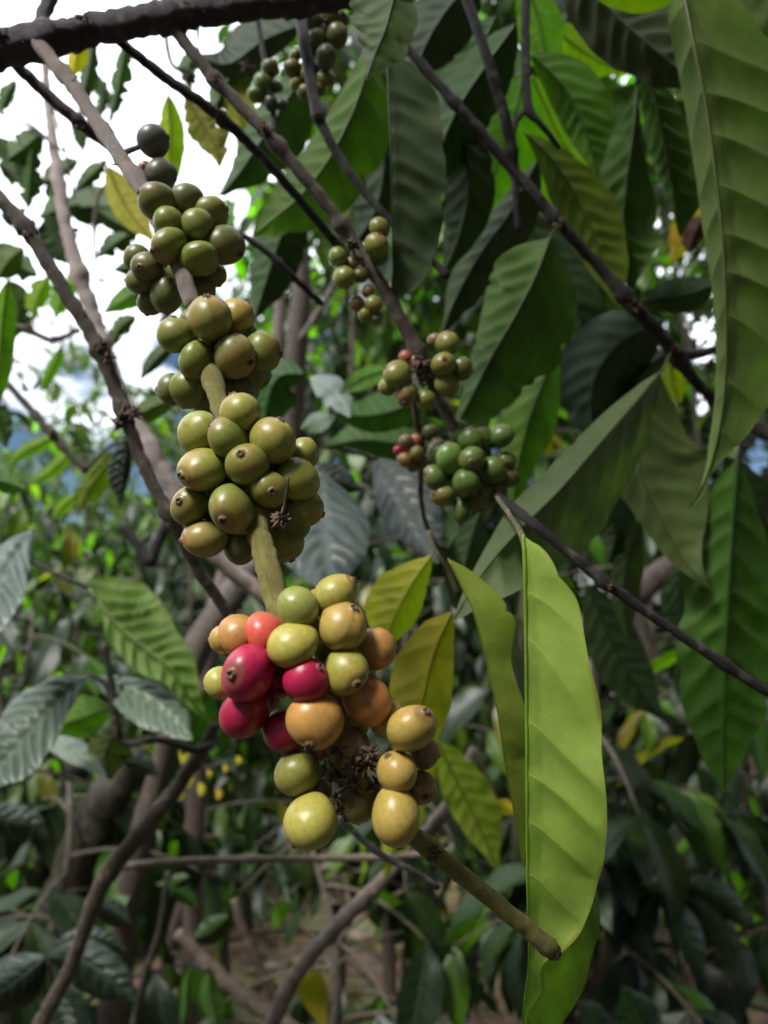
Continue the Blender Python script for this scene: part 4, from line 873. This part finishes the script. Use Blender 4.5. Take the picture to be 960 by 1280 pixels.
f14 = bough('pair of leaves hanging behind the middle bunches, dull blue grey sky sheen in their colour', 480, 560, .68, [(430, 560, .68, 2.5), (462, 570, .68, 2.5), (472, 574, .68, 2.5)])  # blue grey and pale tones on these leaves stand in for sky sheen
leaf(f14, [(402, 590, .74), (400, 635, .69), (404, 680, .64), (412, 745, .58)], [(0, 4, 0), (.15, 34, 6), (.4, 56, 12), (.7, 50, 8), (1, 2, 0)], [(0, 4, 0), (.15, 34, 6), (.4, 58, 12), (.7, 52, 8), (1, 2, 0)], (.12, .15, .14, .1), False, 9, .06, .02, 0, 70, 14, 0, 96, rib=1.4)
leaf(f14, [(470, 573, .76), (495, 610, .71), (522, 655, .66), (548, 705, .61)], (34, .4), (38, .3), (.095, .11, .105, .1), False, 9, .08, .03, 0, 60, 12, 0, 97, rib=1.4)
leaf(f14, [(378, 600, .8), (395, 595, .8), (420, 600, .8), (452, 612, .8)], (24, .4), (20, .4), (.05, .06, .055, .1), False, 9, .05, .03, 0, 50, 8, 0, 98)
leaf(f14, [(388, 472, .88), (408, 485, .83), (425, 500, .78), (438, 522, .72)], (18, -.8), (20, 1.2), (.50, .55, .55, .1), False, 9, .05, .05, 0, 50, 10, .5, 99, label='pale leaf with sky light put into its colour')
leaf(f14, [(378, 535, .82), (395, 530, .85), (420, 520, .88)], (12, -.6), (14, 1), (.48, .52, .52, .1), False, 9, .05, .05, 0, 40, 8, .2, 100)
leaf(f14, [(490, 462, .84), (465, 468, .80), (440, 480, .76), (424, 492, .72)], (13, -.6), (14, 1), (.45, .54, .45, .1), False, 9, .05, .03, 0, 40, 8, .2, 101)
leaf(f14, [(380, 468, .9), (350, 470, .9), (335, 500, .9), (330, 545, .9)], (28, .4), (34, .4), (.03, .08, .02, .1), True, 9, .05, .03, 0, 50, 8, 0, 102)
leaf(f14, [(545, 480, .9), (500, 510, .9), (455, 520, .9), (415, 515, .9)], (28, .4), (24, .4), (.035, .10, .018, .1), True, 9, .05, .03, 0, 50, 8, 0, 103)
leaf(f14, [(550, 560, .95), (500, 555, .95), (450, 550, .95), (400, 560, .95)], (26, .4), (24, .4), (.03, .09, .016, .1), True, 9, .05, .03, 0, 50, 8, 0, 104)

f15 = bough('hanging stalk with two olive yellow leaves right of the red cherries', 545, 690, .5, [(536, 665, .52, 3), (545, 690, .50, 3), (562, 715, .5, 3.5), (572, 745, .5, 3.5)], (.09, .075, .03, 1))
leaf(f15, [(541, 692, .47), (518, 725, .465), (495, 768, .46), (478, 815, .46)], [(0, 0, 0), (.12, 12, 4), (.4, 40, 8), (.7, 38, 8), (1, 2, 0)], [(0, 0, 0), (.12, 10, 4), (.4, 24, 8), (.7, 24, 8), (1, 2, 0)], (.27, .24, .035, .3), True, 8, .04, .02, 0, 70, 12, 0, 105, rib=1.4, label='olive yellow leaf above the orange cherry')
leaf(f15, [(566, 763, .45), (545, 810, .445), (530, 870, .44), (518, 930, .44), (540, 990, .445)], [(0, 0, 0), (.12, 26, 4), (.35, 46, 8), (.6, 38, 8), (1, 2, 0)], [(0, 0, 0), (.12, 16, 4), (.35, 32, 8), (.6, 34, 8), (.85, 20, 6), (1, 2, 0)], (.26, .245, .035, .3), True, 8, .03, .03, 0, 80, 12, .1, 106, rib=1.4, label='brownish olive leaf behind the tan cherries')
f16 = bough('out of focus yellow green leaves behind the cut branch end', 600, 930, .95, [(592, 935, .95, 3), (620, 1000, .95, 2), (600, 1040, .95, 2)], (.10, .08, .04, 1))
leaf(f16, [(545, 925, .92), (575, 985, .92), (600, 1035, .92), (622, 1088, .92)], (24, .3), (36, .3), (.15, .19, .03, .6), True, 9, .06, .06, 0, 60, 10, .3, 107)
leaf(f16, [(545, 940, .96), (520, 985, .96), (498, 1040, .96), (480, 1100, .96)], (22, .3), (24, .3), (.18, .20, .03, .5), True, 9, .06, .06, 0, 60, 10, .3, 108)
leaf(f16, [(612, 1012, .96), (628, 1010, .96), (645, 1018, .96)], (8, .3), (12, .3), (.45, .36, .03, .3), True, 9, .04, .05, 0, 30, 6, .3, 109)

f17 = bough('broad dark leaf with a bright lower half hanging at the right edge', 922, 560, .62, [(945, 500, .64, 3), (930, 545, .63, 3), (922, 575, .62, 3)])
leaf(f17, [(922, 572, .62), (917, 640, .61), (911, 740, .60), (907, 850, .60), (905, 930, .60), (906, 990, .60)],
     [(0, 0, 0), (.08, 26, 10), (.25, 46, 26), (.45, 64, 28), (.7, 58, 16), (.88, 30, 6), (1, 2, 0)],
     [(0, 0, 0), (.08, 18, 8), (.25, 44, 20), (.45, 64, 24), (.7, 60, 16), (.88, 28, 6), (1, 2, 0)], (.045, .125, .016, .1), True, 11, .07, .02, 0, 90, 14, 0, 110, rib=2.0)
leaf(f17, [(735, 730, .9), (760, 790, .9), (790, 850, .9), (830, 900, .9)], (34, .5), (34, .5), G_DARK, True, 9, .05, .03, 0, 50, 8, 0, 111)
leaf(f17, [(800, 650, .8), (785, 700, .8), (780, 750, .8), (785, 800, .8)], (18, .5), (22, .5), (.055, .085, .02, .1), True, 9, .05, .03, 0, 50, 8, 0, 112)
leaf(f17, [(850, 705, .9), (850, 740, .9), (860, 780, .9), (872, 820, .9)], (28, .5), (30, .5), (.035, .08, .03, .1), True, 9, .05, .03, 0, 50, 8, 0, 113)
leaf(f17, [(735, 590, .8), (755, 630, .8), (770, 665, .8), (760, 705, .8)], (30, .5), (30, .5), (.035, .065, .022, .1), True, 9, .05, .03, 0, 50, 8, 0, 114)
leaf(f17, [(600, 640, .66), (585, 690, .66), (580, 730, .66), (590, 790, .66)], (26, .5), (30, .5), (.04, .075, .03, .1), True, 9, .05, .03, 0, 50, 8, 0, 115)
leaf(f17, [(905, 570, .7), (950, 640, .7), (990, 740, .7)], (30, .5), (30, .5), G_DARK, True, 9, .05, .03, 0, 40, 8, 0, 116)

f18 = bough('whorl of dark drooping leaves in the shade at lower right', 830, 1100, 1.5, [(850, 1210, 1.5, 3), (838, 1150, 1.5, 3), (825, 1110, 1.5, 2.5)])
for i, m_ in enumerate([[(822, 1112, 1.5), (805, 1150, 1.48), (800, 1175, 1.46), (818, 1200, 1.45)], [(818, 1108, 1.5), (790, 1130, 1.5), (775, 1160, 1.48), (770, 1200, 1.47)], [(826, 1110, 1.5), (850, 1150, 1.47), (868, 1185, 1.45), (880, 1220, 1.44)],
                        [(828, 1108, 1.5), (870, 1130, 1.5), (905, 1170, 1.5), (918, 1222, 1.5)], [(830, 1105, 1.5), (880, 1112, 1.5), (915, 1135, 1.5), (935, 1165, 1.5)], [(812, 1120, 1.6), (800, 1160, 1.6), (805, 1200, 1.6), (815, 1235, 1.6)]]):
    leaf(f18, m_, (20, .4), (19, .4), (.03, .062, .030, .1), False, 7, .05, .02, 0, 40, 8, 0, 120 + i, rib=1.0)
f19 = bough('rounded dark green leaf tops at the bottom edge on the right', 795, 1290, 1.3, [(795, 1330, 1.3, 3), (795, 1300, 1.3, 3)])
leaf(f19, [(778, 1232, 1.25), (790, 1255, 1.25), (800, 1280, 1.25), (815, 1330, 1.25)][::-1], (30, .4), (32, .4), (.04, .09, .03, .1), False, 7, .05, .02, 0, 40, 8, 0, 130)
leaf(f19, [(720, 1250, 1.3), (740, 1270, 1.3), (760, 1320, 1.3)][::-1], (20, .4), (22, .4), (.035, .07, .035, .1), False, 7, .05, .02, 0, 40, 8, 0, 131)
f20 = bough('large dim leaves close to the ground at bottom left', 60, 1290, 1.1, [(90, 1330, 1.1, 4), (70, 1260, 1.1, 4), (60, 1200, 1.1, 3)])
for i, (m_, w_) in enumerate([([(60, 1195, 1.1), (100, 1200, 1.08), (140, 1225, 1.06), (172, 1255, 1.05)], 34), ([(58, 1195, 1.1), (30, 1220, 1.08), (0, 1240, 1.06), (-40, 1250, 1.05)], 36), ([(70, 1180, 1.15), (100, 1172, 1.15), (130, 1175, 1.15), (160, 1190, 1.15)], 16),
                              ([(60, 1230, 1.1), (80, 1260, 1.08), (90, 1290, 1.06), (95, 1340, 1.05)], 34), ([(-30, 1010, 1.2), (10, 1025, 1.2), (40, 1030, 1.2), (62, 1050, 1.2)], 24), ([(120, 1130, 1.3), (140, 1140, 1.3), (165, 1155, 1.3)], 18)]):
    leaf(f20, m_, (w_, .3), (w_ * .9, .4), (.045, .070, .045, .1), False, 8, .08, .03, 0, 50, 10, .1, 140 + i, rib=1.2)
f21 = bough('two narrow green leaves hanging over the bare soil at the bottom', 245, 1210, 1.5, [(215, 1190, 1.5, 2), (240, 1205, 1.5, 2), (262, 1212, 1.5, 2)])
for i, (m_, w_) in enumerate([([(262, 1212, 1.5), (262, 1240, 1.5), (268, 1265, 1.5), (272, 1290, 1.5)], 14), ([(238, 1210, 1.5), (234, 1230, 1.5), (232, 1260, 1.5), (226, 1285, 1.5)], 7), ([(236, 1095, 1.6), (220, 1105, 1.6), (215, 1120, 1.6)], 10), ([(195, 1105, 1.6), (225, 1115, 1.6), (250, 1135, 1.6)], 12),
                              ([(285, 1145, 1.6), (262, 1165, 1.6), (240, 1175, 1.6)], 16), ([(210, 1205, 1.6), (215, 1225, 1.6), (212, 1240, 1.6)], 10)]):
    leaf(f21, m_, (w_, .3), (w_, .4), (.06, .12, .025, .1), i in (0, 1), 8, .04, .03, 0, 36, 7, .1, 150 + i, rib=.8)
f22 = bough('sprig of bright yellow leaves far behind, below the red cherries', 285, 940, 1.45, [(225, 955, 1.45, 2), (255, 960, 1.45, 2), (290, 950, 1.45, 2)])
for i, (x_, y_, s_) in enumerate([(226, 935, 16), (232, 962, 18), (248, 978, 14), (270, 985, 12), (278, 955, 9), (243, 945, 12), (222, 985, 12), (258, 962, 8), (295, 945, 9)]):
    leaf(f22, [(x_, y_, 1.45), (x_ + 4, y_ + s_ * .6, 1.44), (x_ + 2, y_ + s_ * 1.3, 1.43)], (s_ * .35, .3), (s_ * .35, .3), (.36, .27, .03, .3), True, 6, .04, .05, 0, 14, 4, .1, 170 + i, rib=0)
for i, (lab, pts, hs) in enumerate([
    ('hair thin twig at the far upper left below the thick stem', [(-20, 130, .9, 1.5), (20, 150, .9, 2), (45, 165, .9, 1.5), (70, 185, .9, 1.2)], [(8, 62 + 60, 3)]),
    ('thin dry shoot with flower tufts against the white sky left of the green cherries', [(120, 330, 1.2, 2), (118, 280, 1.2, 2.5), (125, 240, 1.2, 2), (150, 215, 1.2, 1.5)], [(118, 283, 7), (128, 240, 4)]),
    ('knobbly brown shoot with dry tufts at the left edge', [(-20, 400, 1.0, 3), (30, 410, 1.0, 4), (65, 425, 1.0, 4), (100, 412, 1.0, 3)], [(35, 410, 8), (68, 424, 9), (95, 412, 7)]),
    ('thin pale upright shoot behind the left brown branch', [(62, 120, 1.1, 1.5), (82, 190, 1.1, 1.8), (95, 260, 1.1, 1.5)], []),
    ('slim brown shoot forking upward right of the upper green cherries', [(375, 425, 1.6, 4), (395, 395, 1.6, 4), (415, 360, 1.6, 3.5), (425, 325, 1.6, 3)], []),
    ]):
    twig(lab, pts, (.12, .09, .075, 1), (), husks=hs, seed=300 + i, seg=7)
# ---------------------------------------------------------------- coffee shrubs behind, leaf by leaf
GAPS = [(70, 150, 95, 75), (175, 95, 80, 60), (245, 185, 60, 60), (70, 275, 60, 42), (150, 300, 75, 50), (140, 395, 60, 55), (185, 440, 55, 45), (270, 55, 40, 28), (335, 62, 26, 20), (395, 38, 12, 10), (290, 330, 14, 12), (275, 370, 22, 22), (205, 470, 26, 22), (340, 225, 0, 0),
        (50, 425, 32, 26), (30, 490, 24, 18), (95, 475, 26, 26), (25, 545, 26, 18), (85, 600, 15, 18), (140, 560, 12, 12), (58, 580, 14, 10), (140, 505, 12, 16), (98, 643, 38, 9), (135, 645, 14, 6), (70, 670, 0, 0), (350, 365, 10, 8), (385, 385, 12, 10), (415, 398, 8, 8),
        (515, 540, 0, 0), (422, 571, 11, 9), (444, 593, 4, 4), (510, 533, 10, 11), (380, 527, 7, 7), (745, 85, 28, 10), (778, 88, 16, 14), (688, 106, 8, 8), (652, 164, 8, 8), (567, 143, 4, 5), (608, 195, 12, 12), (544, 370, 6, 9), (572, 338, 8, 8),
        (880, 400, 26, 18), (868, 435, 30, 16), (855, 310, 14, 10), (845, 325, 12, 8), (880, 500, 20, 14), (835, 500, 14, 8), (900, 550, 22, 24), (945, 570, 24, 26), (950, 540, 16, 12), (875, 590, 12, 30), (740, 722, 26, 24), (752, 745, 18, 14), (800, 700, 10, 16), (705, 712, 8, 6), (835, 722, 6, 5), (805, 755, 8, 7),
        (672, 575, 7, 6), (685, 562, 6, 5), (765, 853, 14, 12), (780, 865, 8, 8), (625, 980, 5, 6), (320, 1222, 58, 46), (395, 1180, 34, 30), (460, 1205, 62, 36)]
GA = np.array([g_ for g_ in GAPS if g_[2] > 0], float)
def in_gap(x, y, m=1.0):
    return bool((((x - GA[:, 0]) / (GA[:, 2] * m)) ** 2 + ((y - GA[:, 1]) / (GA[:, 3] * m)) ** 2 < 1).any())

def bg_leaf_mesh(seed, nu=12, nv=3):
    r = np.random.default_rng(seed)
    t = np.linspace(0, 1, nu); v = np.linspace(-1, 1, 2 * nv + 1)
    T, Vv = np.meshgrid(t, v, indexing='ij')
    w = default_profile(T) * 0.19 * r.uniform(.85, 1.15)
    ed = 1 + 0.06 * np.sin(T * 30 + r.uniform(0, 6)) * np.abs(Vv)
    fold = r.uniform(0.1, 0.5)
    phi = 8 * T - 1.6 * np.abs(Vv) * default_profile(T)
    X = Vv * w * ed
    Z = fold * np.abs(Vv) * w + 0.012 * np.abs(np.sin(np.pi * phi)) * (1 - Vv ** 4) - r.uniform(.1, .45) * T ** 2 + 0.02 * np.sin(T * 14 + r.uniform(0, 6)) * Vv ** 2
    Y = T * (1 - 0.15 * T * fold)
    V = np.stack([X, Y, Z], 2).reshape(-1, 3); W = 2 * nv + 1
    f = [(i * W + j, i * W + j + 1, (i + 1) * W + j + 1, (i + 1) * W + j) for i in range(nu - 1) for j in range(W - 1)]
    return mesh_from('leaf', V, f, [M_LEAF], np.stack([phi.ravel(), Vv.ravel()], 1))
BGL = [bg_leaf_mesh(500 + i) for i in range(7)]

def shrub(label, x, d, height, nbr, seed, spread=0.7, zlo=0.35, leaf_l=0.15, tint=(1, 1, 1), group='coffee shrubs in the background', maxl=260, sparse=1.0, lime=0.2):
    r = random.Random(seed)
    gx = (x - 480) / F * d
    base = np.array([gx, CAM[1] + d * math.cos(PITCH), 0.0])
    t = thing('coffee_shrub', label, 'shrub', base, group)
    # trunk
    k = np.linspace(0, 1, 16); lean = r.uniform(-.12, .12)
    C = base + np.stack([lean * k * height + .03 * np.sin(k * 9 + seed), .05 * np.sin(k * 7), k * height], 1)
    V, f, uv = tube_geo(C, 0.022 * (1 - .75 * k), 8, .08, seed)
    part('trunk', V, f, [M_BARK], t, (.11, .085, .065, 1), uv)
    brs = []; n = 0; bv = []; bf = []; buv = []
    for b in range(nbr):
        h = zlo + (height - zlo) * (b + r.random()) / nbr
        a = r.uniform(0, 2 * math.pi); L = spread * r.uniform(.6, 1.1) * (1.15 - .6 * h / height)
        p0 = np.array([np.interp(h, C[:, 2], C[:, i]) for i in range(3)])
        s = np.linspace(0, 1, 9)[:, None]
        dirv = np.array([math.cos(a), math.sin(a), r.uniform(-.1, .5)])
        pts = p0 + dirv * L * s + np.array([0, 0, -1]) * (L * .45 * s ** 2)
        V, f, uv = tube_geo(pts, 0.006 * (1 - .6 * s[:, 0]), 6, .05, b)
        o0 = sum(len(q) for q in bv)
        part('branch', V, f, [M_BARK], t, (.09, .075, .05, 1), uv)
        m = max(3, int(L / .085))
        for q in range(1, m + 1):
            u = q / m
            p = p0 + dirv * L * u + np.array([0, 0, -1]) * (L * .45 * u ** 2)
            tang = Vector(dirv * L + np.array([0, 0, -1]) * L * .9 * u).normalized()
            for sgn in (-1, 1):
                if n >= maxl or r.random() > sparse: continue
                px, py, dd = proj(p)
                if not (-90 < px < 1050 and -110 < py < 1400): continue
                sidev = tang.cross(Vector((0, 0, 1))).normalized() * sgn
                dv = (sidev + tang * r.uniform(.2, .8) + Vector((0, 0, -1)) * r.uniform(.1, 1.5) + Vector([r.uniform(-.3, .3) for _ in range(3)])).normalized()
                ll = leaf_l * r.uniform(.65, 1.15)
                mid = np.array(p) + np.array(dv) * ll * .5
                mx_, my_, md_ = proj(mid)
                ex, ey, _ = proj(np.array(p) + np.array(dv) * ll)
                if in_gap(mx_, my_, 1.05) or in_gap(px, py) or in_gap(ex, ey): continue
                up = Vector((r.uniform(-.5, .5), r.uniform(-.5, .5), 1)); up = (up - dv * up.dot(dv)).normalized()
                xa = dv.cross(up)
                M = Matrix((xa, dv, up)).transposed()
                o = bpy.data.objects.new('leaf', BGL[r.randrange(7)])
                o.rotation_mode = 'QUATERNION'; o.rotation_quaternion = M.to_quaternion(); o.scale = (ll, ll, ll)
                c = r.random()
                if c < lime: col = (.14, .26, .02)  # bright lime stands in for backlit leaves
                elif c < lime + .03: col = (.34, .27, .03)
                elif c < lime + .3: col = (.055, .105, .022)
                else: col = (.026, .055, .017)
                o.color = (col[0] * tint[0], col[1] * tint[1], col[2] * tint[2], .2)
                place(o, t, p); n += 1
    return t

SH = [
 # label, x px at its foot, distance, height, branches, seed, kwargs
 ('dense coffee shrub behind the red cherries and the quilted leaf', 290, 2.6, 1.75, 20, 201, dict(spread=.75)),
 ('coffee shrub in the middle ground right under the green bunches', 470, 2.4, 2.2, 22, 202, dict(spread=.7)),
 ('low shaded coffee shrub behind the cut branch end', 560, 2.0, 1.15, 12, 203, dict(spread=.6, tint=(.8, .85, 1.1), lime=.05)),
 ('tall coffee shrub behind the hanging leaves of the upper right', 660, 2.6, 3.3, 26, 204, dict(spread=.8, zlo=1.4, maxl=290)),
 ('coffee shrub filling the shade right of the long pale leaf', 820, 2.9, 1.9, 20, 205, dict(spread=.8)),
 ('coffee shrub cut by the right edge below the broad dark leaf', 960, 2.3, 1.6, 16, 206, dict(spread=.7)),
 ('coffee shrub at the left edge under the blue grey leaves', 30, 2.2, 1.45, 16, 207, dict(spread=.7)),
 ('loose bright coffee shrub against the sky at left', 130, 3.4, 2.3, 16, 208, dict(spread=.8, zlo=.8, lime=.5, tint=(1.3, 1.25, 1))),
 ('tall coffee shrub behind the black twig at the top middle', 420, 3.0, 3.6, 26, 209, dict(spread=.85, zlo=1.7, maxl=290)),
 ('tall coffee shrub behind the upper right edge', 880, 3.4, 3.6, 22, 210, dict(spread=.9, zlo=1.8, lime=.35)),
 ('farther coffee shrub between the pale trunks in the middle', 400, 4.4, 2.4, 22, 211, dict(spread=.9, lime=.4, maxl=240)),
 ('farther coffee shrub behind the slender pale trunk at right', 740, 4.6, 2.4, 22, 212, dict(spread=.9, lime=.35, maxl=240)),
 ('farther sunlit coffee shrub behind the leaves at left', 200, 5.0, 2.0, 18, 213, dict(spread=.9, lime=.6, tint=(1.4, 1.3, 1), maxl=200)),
]
SH += [
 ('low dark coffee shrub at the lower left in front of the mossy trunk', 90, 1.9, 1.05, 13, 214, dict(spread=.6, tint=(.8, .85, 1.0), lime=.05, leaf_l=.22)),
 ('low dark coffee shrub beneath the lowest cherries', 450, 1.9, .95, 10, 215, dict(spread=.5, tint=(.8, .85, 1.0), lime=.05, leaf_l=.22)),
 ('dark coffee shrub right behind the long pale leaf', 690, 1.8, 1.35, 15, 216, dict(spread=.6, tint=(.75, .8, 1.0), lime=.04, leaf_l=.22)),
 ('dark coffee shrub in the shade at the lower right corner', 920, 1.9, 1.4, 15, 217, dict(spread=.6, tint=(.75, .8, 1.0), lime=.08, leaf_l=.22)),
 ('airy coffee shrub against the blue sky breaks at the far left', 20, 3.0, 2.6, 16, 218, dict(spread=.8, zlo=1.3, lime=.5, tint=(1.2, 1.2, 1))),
]
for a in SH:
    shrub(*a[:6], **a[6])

# ---------------------------------------------------------------- far wood: one mass of leaves nobody could count
def leaf_mass(name, centers, n, size, mat, color, seed, kind='stuff', gap=True, flat=False, cull=True):
    r = np.random.default_rng(seed)
    centers = np.asarray(centers, float)                 # x, y, z, radius, height
    ci = r.choice(len(centers), n, p=(centers[:, 3] ** 2) / (centers[:, 3] ** 2).sum())
    c = centers[ci]
    u = r.normal(size=(n, 3)); u /= np.linalg.norm(u, axis=1)[:, None]
    rad = r.uniform(0.25, 1.0, n) ** 0.5
    pos = c[:, :3] + u * rad[:, None] * np.stack([c[:, 3], c[:, 3], c[:, 4]], 1)
    pos[:, 2] = np.maximum(pos[:, 2], 0.03)
    px, py, d = proj(pos)
    keep = (d > .5) & (px > -200) & (px < 1160) & (py > -200) & (py < 1420)
    if not cull: keep = np.ones(n, bool)
    if gap:
        gk = np.ones(n, bool)
        for g_ in GA:
            gk &= ((px - g_[0]) / (g_[2] * .92)) ** 2 + ((py - g_[1]) / (g_[3] * .92)) ** 2 > 1
        keep &= gk
    pos = pos[keep]; m = len(pos)
    dv = r.normal(size=(m, 3)) * .7 + np.array([0, 0, -.7]); dv /= np.linalg.norm(dv, axis=1)[:, None]
    up = r.normal(size=(m, 3)) * .6 + np.array([0, 0, 1]); up -= dv * (up * dv).sum(1)[:, None]; up /= np.linalg.norm(up, axis=1)[:, None]
    if flat:
        dv[:, 2] *= .15; dv /= np.linalg.norm(dv, axis=1)[:, None]
    xa = np.cross(dv, up)
    L = size * r.uniform(.6, 1.25, m)
    tpl = np.array([(0, 0, 0), (-.16, .3, .05), (.16, .3, .05), (0, .33, 0), (-.15, .65, .02), (.15, .65, .02), (0, .66, -.04), (0, 1, -.15)])
    V = pos[:, None, :] + L[:, None, None] * (tpl[None, :, 0:1] * xa[:, None, :] + tpl[None, :, 1:2] * dv[:, None, :] + tpl[None, :, 2:3] * up[:, None, :])
    fq = np.array([(0, 3, 1, 1), (0, 2, 3, 3), (1, 3, 6, 4), (3, 2, 5, 6), (4, 6, 7, 7), (6, 5, 7, 7)])
    loops = []; 
    starts = []; tot = []
    tris = [(0, 3, 1), (0, 2, 3), (1, 3, 6), (1, 6, 4), (3, 2, 5), (3, 5, 6), (4, 6, 7), (6, 5, 7)]
    tr = np.array(tris)
    F_ = (tr[None] + (np.arange(m) * 8)[:, None, None]).reshape(-1)
    me = bpy.data.meshes.new(name)
    me.vertices.add(m * 8); me.vertices.foreach_set('co', V.reshape(-1))
    me.loops.add(len(F_)); me.loops.foreach_set('vertex_index', F_.astype(np.int32))
    me.polygons.add(len(F_) // 3); me.polygons.foreach_set('loop_start', np.arange(0, len(F_), 3, dtype=np.int32))
    me.polygons.foreach_set('use_smooth', np.ones(len(F_) // 3, dtype=bool))
    uvt = np.array([(.5, 0), (.5, -1), (.5, 1), (.5, 0), (.5, -1), (.5, 1), (.5, 0), (.5, 0)], float)
    l = me.uv_layers.new(name='UVMap'); l.data.foreach_set('uv', uvt[F_ % 8].ravel())
    me.materials.append(mat); me.update(calc_edges=True); me.validate()
    o = bpy.data.objects.new(name, me); o.color = color; o['kind'] = kind
    COL.objects.link(o)
    return o

rc = np.random.default_rng(77)
cent = []
def clump(px, d, z, rad, hh=None):
    w = P(px, 640, d); cent.append((w[0], w[1], z, rad, hh or rad * .8))
for _ in range(110): clump(rc.uniform(-60, 1020), rc.uniform(4.5, 7.5), rc.uniform(.15, 1.5), rc.uniform(.4, .7))
for _ in range(70): clump(rc.choice([rc.uniform(-60, 240), rc.uniform(600, 1020)]), rc.uniform(3.2, 4.5), rc.uniform(.1, .8), rc.uniform(.3, .5))
for _ in range(110): clump(rc.uniform(-60, 1020), rc.uniform(7.5, 11), rc.uniform(.2, 1.7), rc.uniform(.6, 1.0))
for _ in range(110): clump(rc.uniform(260, 1060), rc.uniform(6, 10), rc.uniform(1.5, 4.2), rc.uniform(.6, 1.0))
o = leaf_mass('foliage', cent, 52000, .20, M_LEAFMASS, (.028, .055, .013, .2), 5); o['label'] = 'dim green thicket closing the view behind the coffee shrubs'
cent = []
for _ in range(90): clump(rc.uniform(330, 1100), rc.uniform(3.6, 8), rc.uniform(3.2, 6.5), rc.uniform(.5, .9))
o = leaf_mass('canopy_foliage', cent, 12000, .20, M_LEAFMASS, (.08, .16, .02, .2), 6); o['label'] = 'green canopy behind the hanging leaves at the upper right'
cent = []
for _ in range(40): clump(rc.uniform(-60, 330), rc.uniform(9, 15), rc.uniform(1.0, 3.6), rc.uniform(.5, 1.0))
for _ in range(22): clump(rc.uniform(-60, 220), rc.uniform(8, 14), rc.uniform(3.4, 6), rc.uniform(.4, .7))
o = leaf_mass('distant_foliage', cent, 9000, .22, M_LEAFMASS, (.10, .15, .045, .2), 7); o['label'] = 'loose light green trees far off against the sky at left'
# leaf litter on the soil
lit = [(rc.uniform(-3, 3), rc.uniform(1.5, 9), .02, .8, .015) for _ in range(60)]
o = leaf_mass('leaf_litter', lit, 3500, .11, M_LEAFMASS, (.20, .125, .075, .6), 8, gap=False, flat=True); o['label'] = 'dry brown leaf litter on the soil'

rc = np.random.default_rng(91)
sh = []
def inframe(w, m):
    px, py, d = proj(np.array(w)); return d > 0 and -m < px < 960 + m and py > -m
for _ in range(1300):
    w = (rc.uniform(-3.5, 4), rc.uniform(-4, 5), rc.uniform(2.5, 4.2))
    el = math.degrees(math.atan2(w[2] - 1.5, math.hypot(w[0], w[1])))
    az = math.degrees(math.atan2(w[0], w[1])) % 360
    if proj(np.array(w))[2] > 0:
        px, py, d = proj(np.array(w))
        rpx = .75 * F / d
        if -rpx < px < 960 + rpx and -rpx < py < 1280 and not (px > 420 and py < 60): continue
        if px < 300 and py > -900: continue
    if 235 < az < 345 and el > 38: continue                 # open sky over the left side, as in the picture
    if w[1] > .6 and el > 42: continue                      # left open ahead so the sky lights leaves from behind
    if 200 < az < 248 and 36 < el < 68: continue            # opening shaped among the added leaves to let the sun in
    sh.append((w[0], w[1], w[2], .55, .4))
for _ in range(160):                                        # unseen shrubs beside and behind the camera, added for the same shade
    a = rc.uniform(60, 300); rr = rc.uniform(1.6, 3.2)
    w = (math.sin(math.radians(a)) * rr, math.cos(math.radians(a)) * rr, rc.uniform(.3, 1.7 if 175 < a < 290 else 3.2))
    sh.append((w[0], w[1], w[2], .5, .5))
o = leaf_mass('added_shade_foliage', sh, 46000, .20, M_LEAFMASS, (.05, .09, .02, .2), 9, gap=True, cull=False)  # unseen leaves put in to block sky light
o['label'] = 'unseen grove leaves over and around the camera, added to shade the scene'
